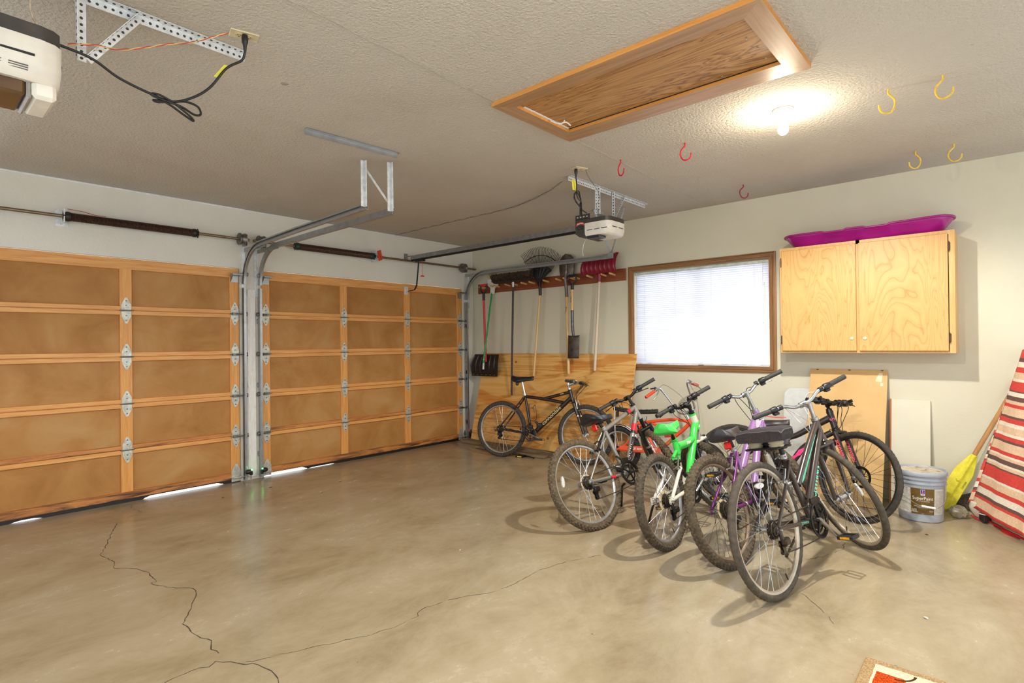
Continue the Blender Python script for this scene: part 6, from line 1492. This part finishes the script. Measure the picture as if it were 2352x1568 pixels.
# ---- orange cruiser with banana seat
ORG = paint((234, 84, 36), .30, 0, .06, 12)
OO = Vector((2.70, -.55, 0)); psi = rad(3.5); lean = rad(3)
fx = Vector((cos(psi), sin(psi), 0)); lf = Vector((-sin(psi) * cos(lean), cos(psi) * cos(lean), -sin(lean)))
t = thing('bicycle', 'orange bicycle with banana seat and tall chrome handlebars behind the silver one', 'bicycle', basis(OO, fx, lf, fx.cross(lf)), 'bicycles parked in the garage')
X, Y, Z = Vector((1,0,0)), Vector((0,1,0)), Vector((0,0,1)); R = .235; Rf = .20
RIMC = paint((200, 200, 200), .25, .85, .06, 20); TBK = paint((44, 40, 36), .8, 0, .2, 40)
wheel('rear_wheel', t, (0, 0, R), Y, X, Z, R, .026, 'knobby', TBK, RIMC, SPOKE, .055, nsp=28)
dl = rad(-22); al = rad(66); a = Vector((-cos(al), 0, sin(al))); f0 = Vector((sin(al), 0, cos(al))); f = f0 * cos(dl) + Y * sin(dl); n = Y * cos(dl) - f0 * sin(dl)
ht = Vector((.735, 0, .60)); hb = ht - a * .10; Ff = Vector((.81, 0, Rf)) 
Ff = hb - a * ((hb.z - Rf) / a.z) + f * .03; Ff.z = Rf
wheel('front_wheel', t, Ff, n, f, a, Rf, .022, 'kids', TBK, RIMC, SPOKE, .045, nsp=24, refl=[rad(-20)])
g = G(); bb = Vector((.40, 0, .255))
g.tube(bez([(.20, 0, .515), (.40, 0, .555), (.60, 0, .585), (.72, 0, .575), (.735, 0, .56)], 6), .015, 12); g.tube(bez([(.735, 0, .55), (.69, 0, .50), (.60, 0, .42), (.52, 0, .34), (.41, 0, .26)], 6), .018, 12); g.tube([(.36, 0, .535), (.60, 0, .425)], .013, 12)
g.tube([(.24, 0, .56), (.40, 0, .25)], .015, 12); g.tube([hb, ht], .021, 14); g.cyl(bb - Y * .035, bb + Y * .035, .024)
for sy in (-1, 1): g.tube([(0, sy * .06, R), (.10, sy * .055, .30), (.25, sy * .02, .50)], .009, 8); g.tube([(0, sy * .06, R), (.22, sy * .05, .235), (.39, sy * .02, .25)], .010, 8)
frame = make('frame', g, ORG, t, 50)
g = G(); g.prism([(.03, .245), (.06, .285), (.44, .31), (.50, .275), (.46, .235), (.10, .245)], .012, Matrix(((1,0,0,0),(0,0,1,-.075),(0,1,0,0),(0,0,0,1)))); cg = make('chain_guard', g, ORG, t, 20)
lettering('SWEET RIDE', .026, paint((240, 226, 214), .4), frame_on((.22, -.0765, .268), (1, 0, .05), (0, -1, 0)), cg, bold=.001); lettering('BLAZE', .03, paint((240, 226, 214), .4), frame_on((.40, -.0765, .282), (1, 0, .05), (0, -1, 0)), cg, shear=.3, bold=.001)
g = G(); g.tube([(x, 0, z) for x, z in [(-.145 * 1.0, .39), (-.10, .468), (-.04, .505), (.04, .508), (.11, .478), (.155, .43)]], .022, 10, squash=.35) if False else None
rows = []
for k in range(15):
    aa = rad(30 + 120 * k / 14); e = Vector((cos(aa), 0, sin(aa))); c_ = Vector((0, 0, R)); rows.append([c_ + e * (R + .022) + Y * y + e * dz for y, dz in ((-.034, -.010), (-.024, .0), (0, .006), (.024, .0), (.034, -.010))])
g.grid(lambda u, v: rows[round(u * 14)][round(v * 4)], 14, 4); o = make('mudguard', g, CHROME, t, 60); o.modifiers.new('t', 'SOLIDIFY').thickness = .002
g = G()
for sy in (-1, 1): g.tube(bez([(0, sy * .07, R), (-.015, sy * .07, .45), (-.02, sy * .07, .60), (-.03, sy * .06, .68), (-.04, 0, .70)], 5), .006, 8)
g.tube([(-.005, -.07, R), (-.015, -.07, .56)], .007, 8); make('sissy_bar', g, CHROME, t, 60)
rows = []
for k in range(17):
    u = k / 16; x = -.05 + .47 * u; hw = .052 - .020 * u if u < .94 else .018; z = .60 + .030 * (1 - u) ** 2 + .055 * max(0, u - .4) ** 1.2 + .035 * (1 if u < .06 else 0) * 0; z += .02
    rows.append([Vector((x, hw * cos(b), z + (.026 if sin(b) > 0 else .020) * sin(b))) for b in [2 * PI * q / 12 for q in range(12)]])
g = G(); g.loft(rows); bs_ = make('banana_seat', g, paint((40, 38, 38), .4, 0, .15, 30), t, 60)
g = G(); [g.tube([rows[k][q] + Vector((0, 0, .001)) for q in range(0, 7)], .003, 5) for k in range(2, 15, 2)]; make('seat_ribs', g, paint((26, 25, 25), .5), bs_, 60)
g = G(); g.tube([(.30, 0, .60), (.28, 0, .52)], .012, 8); g.tube([(.22, .0, .60), (.27, 0, .52)], .006, 8); make('seat_post', g, CHROME, t, 50)
# fork
g = G(); c_ = Ff + a * (Rf + .03); g.tube([hb, c_], .016, 12); g.tube([c_ - n * .05, c_ + n * .05], .014, 10)
for sy in (-1, 1): g.tube([c_ + n * sy * .05, Ff + n * sy * .048], [.013, .011], 10)
make('fork', g, paint((190, 188, 186), .3, .8), t, 50)
# tall handlebar
cl = ht + a * .06 + f * .02
g = G(); g.tube([ht, ht + a * .075], .013, 12); g.tube([ht + a * .06, cl + f * .015], .016, 10); make('stem', g, CHROME, t, 50)
half = []
for s_ in (-1, 1):
    half.append(bez([cl, cl + n * s_ * .06, cl + n * s_ * .105 + a * .02, cl + n * s_ * .125 + a * .06, cl + n * s_ * .16 + a * .20 - f * .02, cl + n * s_ * .185 + a * .275 - f * .03, cl + n * s_ * .215 + a * .295 - f * .035, cl + n * s_ * .25 + a * .285 - f * .045, cl + n * s_ * .37 + a * .245 - f * .075], 6))
hbar = make('handlebar', G().tube(half[0][::-1] + half[1][1:], .011, 12), CHROME, t, 60)
g = G(); g.tube([cl + n * -.135 + a * .09 - f * .005, cl + n * .135 + a * .09 - f * .005], .007, 10) if False else None
for s_, hp in ((-1, half[0]), (1, half[1])):
    e, q = hp[-1], hp[-6]; d = (e - q).normalized(); e0 = e - d * .115
    make('grip', G().tube([e0 + d * (.115 * k / 12) for k in range(13)], [.016 if k % 2 else .0145 for k in range(13)], 12), paint((226, 66, 36), .45, 0, .1, 30), hbar, 50)
    pv = e0 - d * .03; g = G(); g.cyl(pv - d * .012, pv + d * .012, .016); g.tube(bez([pv, pv + f * .03 - a * .015, pv + f * .045 - a * .04 + d * .05, pv + f * .04 - a * .06 + d * .11], 5), .0055, 8); make('brake_lever', g, ALU, hbar, 50)
    make('cable', G().tube(bez([pv + f * .03, pv + f * .06 - n * s_ * .08 + a * .01, cl + f * .10 + n * s_ * .08 + a * .10, hb + f * .07 + n * s_ * .02, hb + f * .02 - a * .05], 6), .0026, 6), paint((120, 118, 114), .4), hbar, 60)
g = G(); e = half[0][-8]; g.tube([e + a * .018, e + a * .020 - n * .06], .007, 8); g.ball(e + a * .02, .011, 8); make('bell_lever', g, BLACK, hbar, 50)
g = G(); g.ring(bb + Y * -.06, Y, [(.05, -.002), (.05, .002), (.065, .002), (.065, -.002)], 40); [g.tube([bb + Y * -.06, bb + Y * -.06 + (X * cos(k * 1.257) + Z * sin(k * 1.257)) * .055], .006, 6) for k in range(5)]; cs = make('crankset', g, ALU, t, 40)
for s_, aa in ((-1, rad(-60)), (1, rad(120))):
    e = X * cos(aa) + Z * sin(aa); p = bb + Y * s_ * .07; q = p + e * .13; arm = make('crank_arm', G().tube([p, q], [.012, .010], 8), ALU, cs, 50); g = G(); pedal(g, q, s_); make('pedal', g, BLACK, arm, 30)
g = G(); g.lathe([(.012, -.01), (.036, -.006), (.036, .004), (.012, .01)], (0, -.04, R), Y, 24); g.bbox((.0, -.085, R - .05), (.04, -.06, R + .0), .006); make('gear_hub', g, BLACKM, t, 40)
g = G(); g.bbox((-.03, -.03, .565), (-.02, .03, .625), .006); make('rear_reflector', g, BLACK, t, 30)

# ---- pedal lying on the floor
o = thing('loose_pedal', 'loose black pedal and crank lying on the floor behind the black bicycle', 'pedal', Matrix.Translation((1.41, -.615, .0125)) @ Matrix.Rotation(rad(10), 4, 'Z'))
g = G(); pedal(g, (0, .05, 0), -1); pp = make('pedal', g, BLACK, o, 30); make('reflector', G().box((-.02, -.052, -.006), (.038, -.049, .006)), paint((222, 190, 60), .4), pp, 0)
make('crank_arm', G().tube([(.0, .05, 0), (.06, .035, .0), (.20, -.035, .0)], [.010, .009, .011], 8, squash=.6), BLACK, o, 50)
# ------------------------------------------------------------------ camera
f_px = 1276.174; yaw, pitch, roll = 2.298203738, .0040332, -.0109629
fw = Vector((cos(yaw) * cos(pitch), sin(yaw) * cos(pitch), sin(pitch))); rr_ = Vector((sin(yaw), -cos(yaw), 0)); uu = rr_.cross(fw)
r2 = rr_ * cos(roll) + uu * sin(roll); u2 = -rr_ * sin(roll) + uu * cos(roll)
cam = bpy.data.cameras.new('camera'); co = bpy.data.objects.new('camera', cam); C.objects.link(co)
co.matrix_world = basis(Vector((5.7251, -5.5956, 1.3420)), r2, u2, -fw)
cam.sensor_fit = 'HORIZONTAL'; cam.sensor_width = 36; cam.lens = f_px / 2352 * 36; cam.clip_start = .02; cam.clip_end = 100
bpy.context.scene.camera = co

# ------------------------------------------------------------------ light
w = bpy.data.worlds.new('world'); bpy.context.scene.world = w; w.use_nodes = True
bg = w.node_tree.nodes['Background']; bg.inputs[0].default_value = (.88, .94, 1.0, 1); bg.inputs[1].default_value = WORLD_E
def area(name, loc, look, sx, sy, e, col=(1, 1, 1)):
    L = bpy.data.lights.new(name, 'AREA'); L.shape = 'RECTANGLE'; L.size = sx; L.size_y = sy; L.energy = e; L.color = col
    o = bpy.data.objects.new(name, L); C.objects.link(o); o.location = loc
    d = (Vector(look) - Vector(loc)).normalized(); o.rotation_euler = d.to_track_quat('-Z', 'Y').to_euler(); return o
area('window_daylight', (3.32, .75, 1.75), (3.32, 0, 1.6), 1.9, 1.5, WIN_E, (.82, .88, 1.0))
def down(name, loc, e, col):
    L = bpy.data.lights.new(name, 'SPOT'); L.energy = e; L.color = col; L.spot_size = rad(168); L.spot_blend = .35; L.shadow_soft_size = .03
    o = bpy.data.objects.new(name, L); C.objects.link(o); o.location = loc
down('bulb_light', (4.74, -2.03, 2.555), SPOT1_E, (1, .97, .91)); down('second_bulb_light', (4.84, -4.56, 2.555), SPOT2_E, (1, .97, .91))
sun = bpy.data.lights.new('sun', 'SUN'); sun.energy = 22; sun.angle = .01; sun.color = (.93, .95, 1.0)
so = bpy.data.objects.new('sun', sun); C.objects.link(so); so.rotation_euler = Vector((.62, -.15, -.75)).to_track_quat('-Z', 'Y').to_euler(); so.location = (-5, 0, 6)
sc_ = bpy.context.scene
sc_.view_settings.view_transform = 'Standard'; sc_.view_settings.look = 'None'; sc_.view_settings.exposure = 0.26; sc_.view_settings.gamma = 1.0
cy = sc_.cycles; cy.max_bounces = 7; cy.diffuse_bounces = 4; cy.glossy_bounces = 3; cy.transmission_bounces = 6; cy.transparent_max_bounces = 6
cy.use_denoising = True; cy.sample_clamp_indirect = 6; cy.caustics_reflective = False; cy.caustics_refractive = False
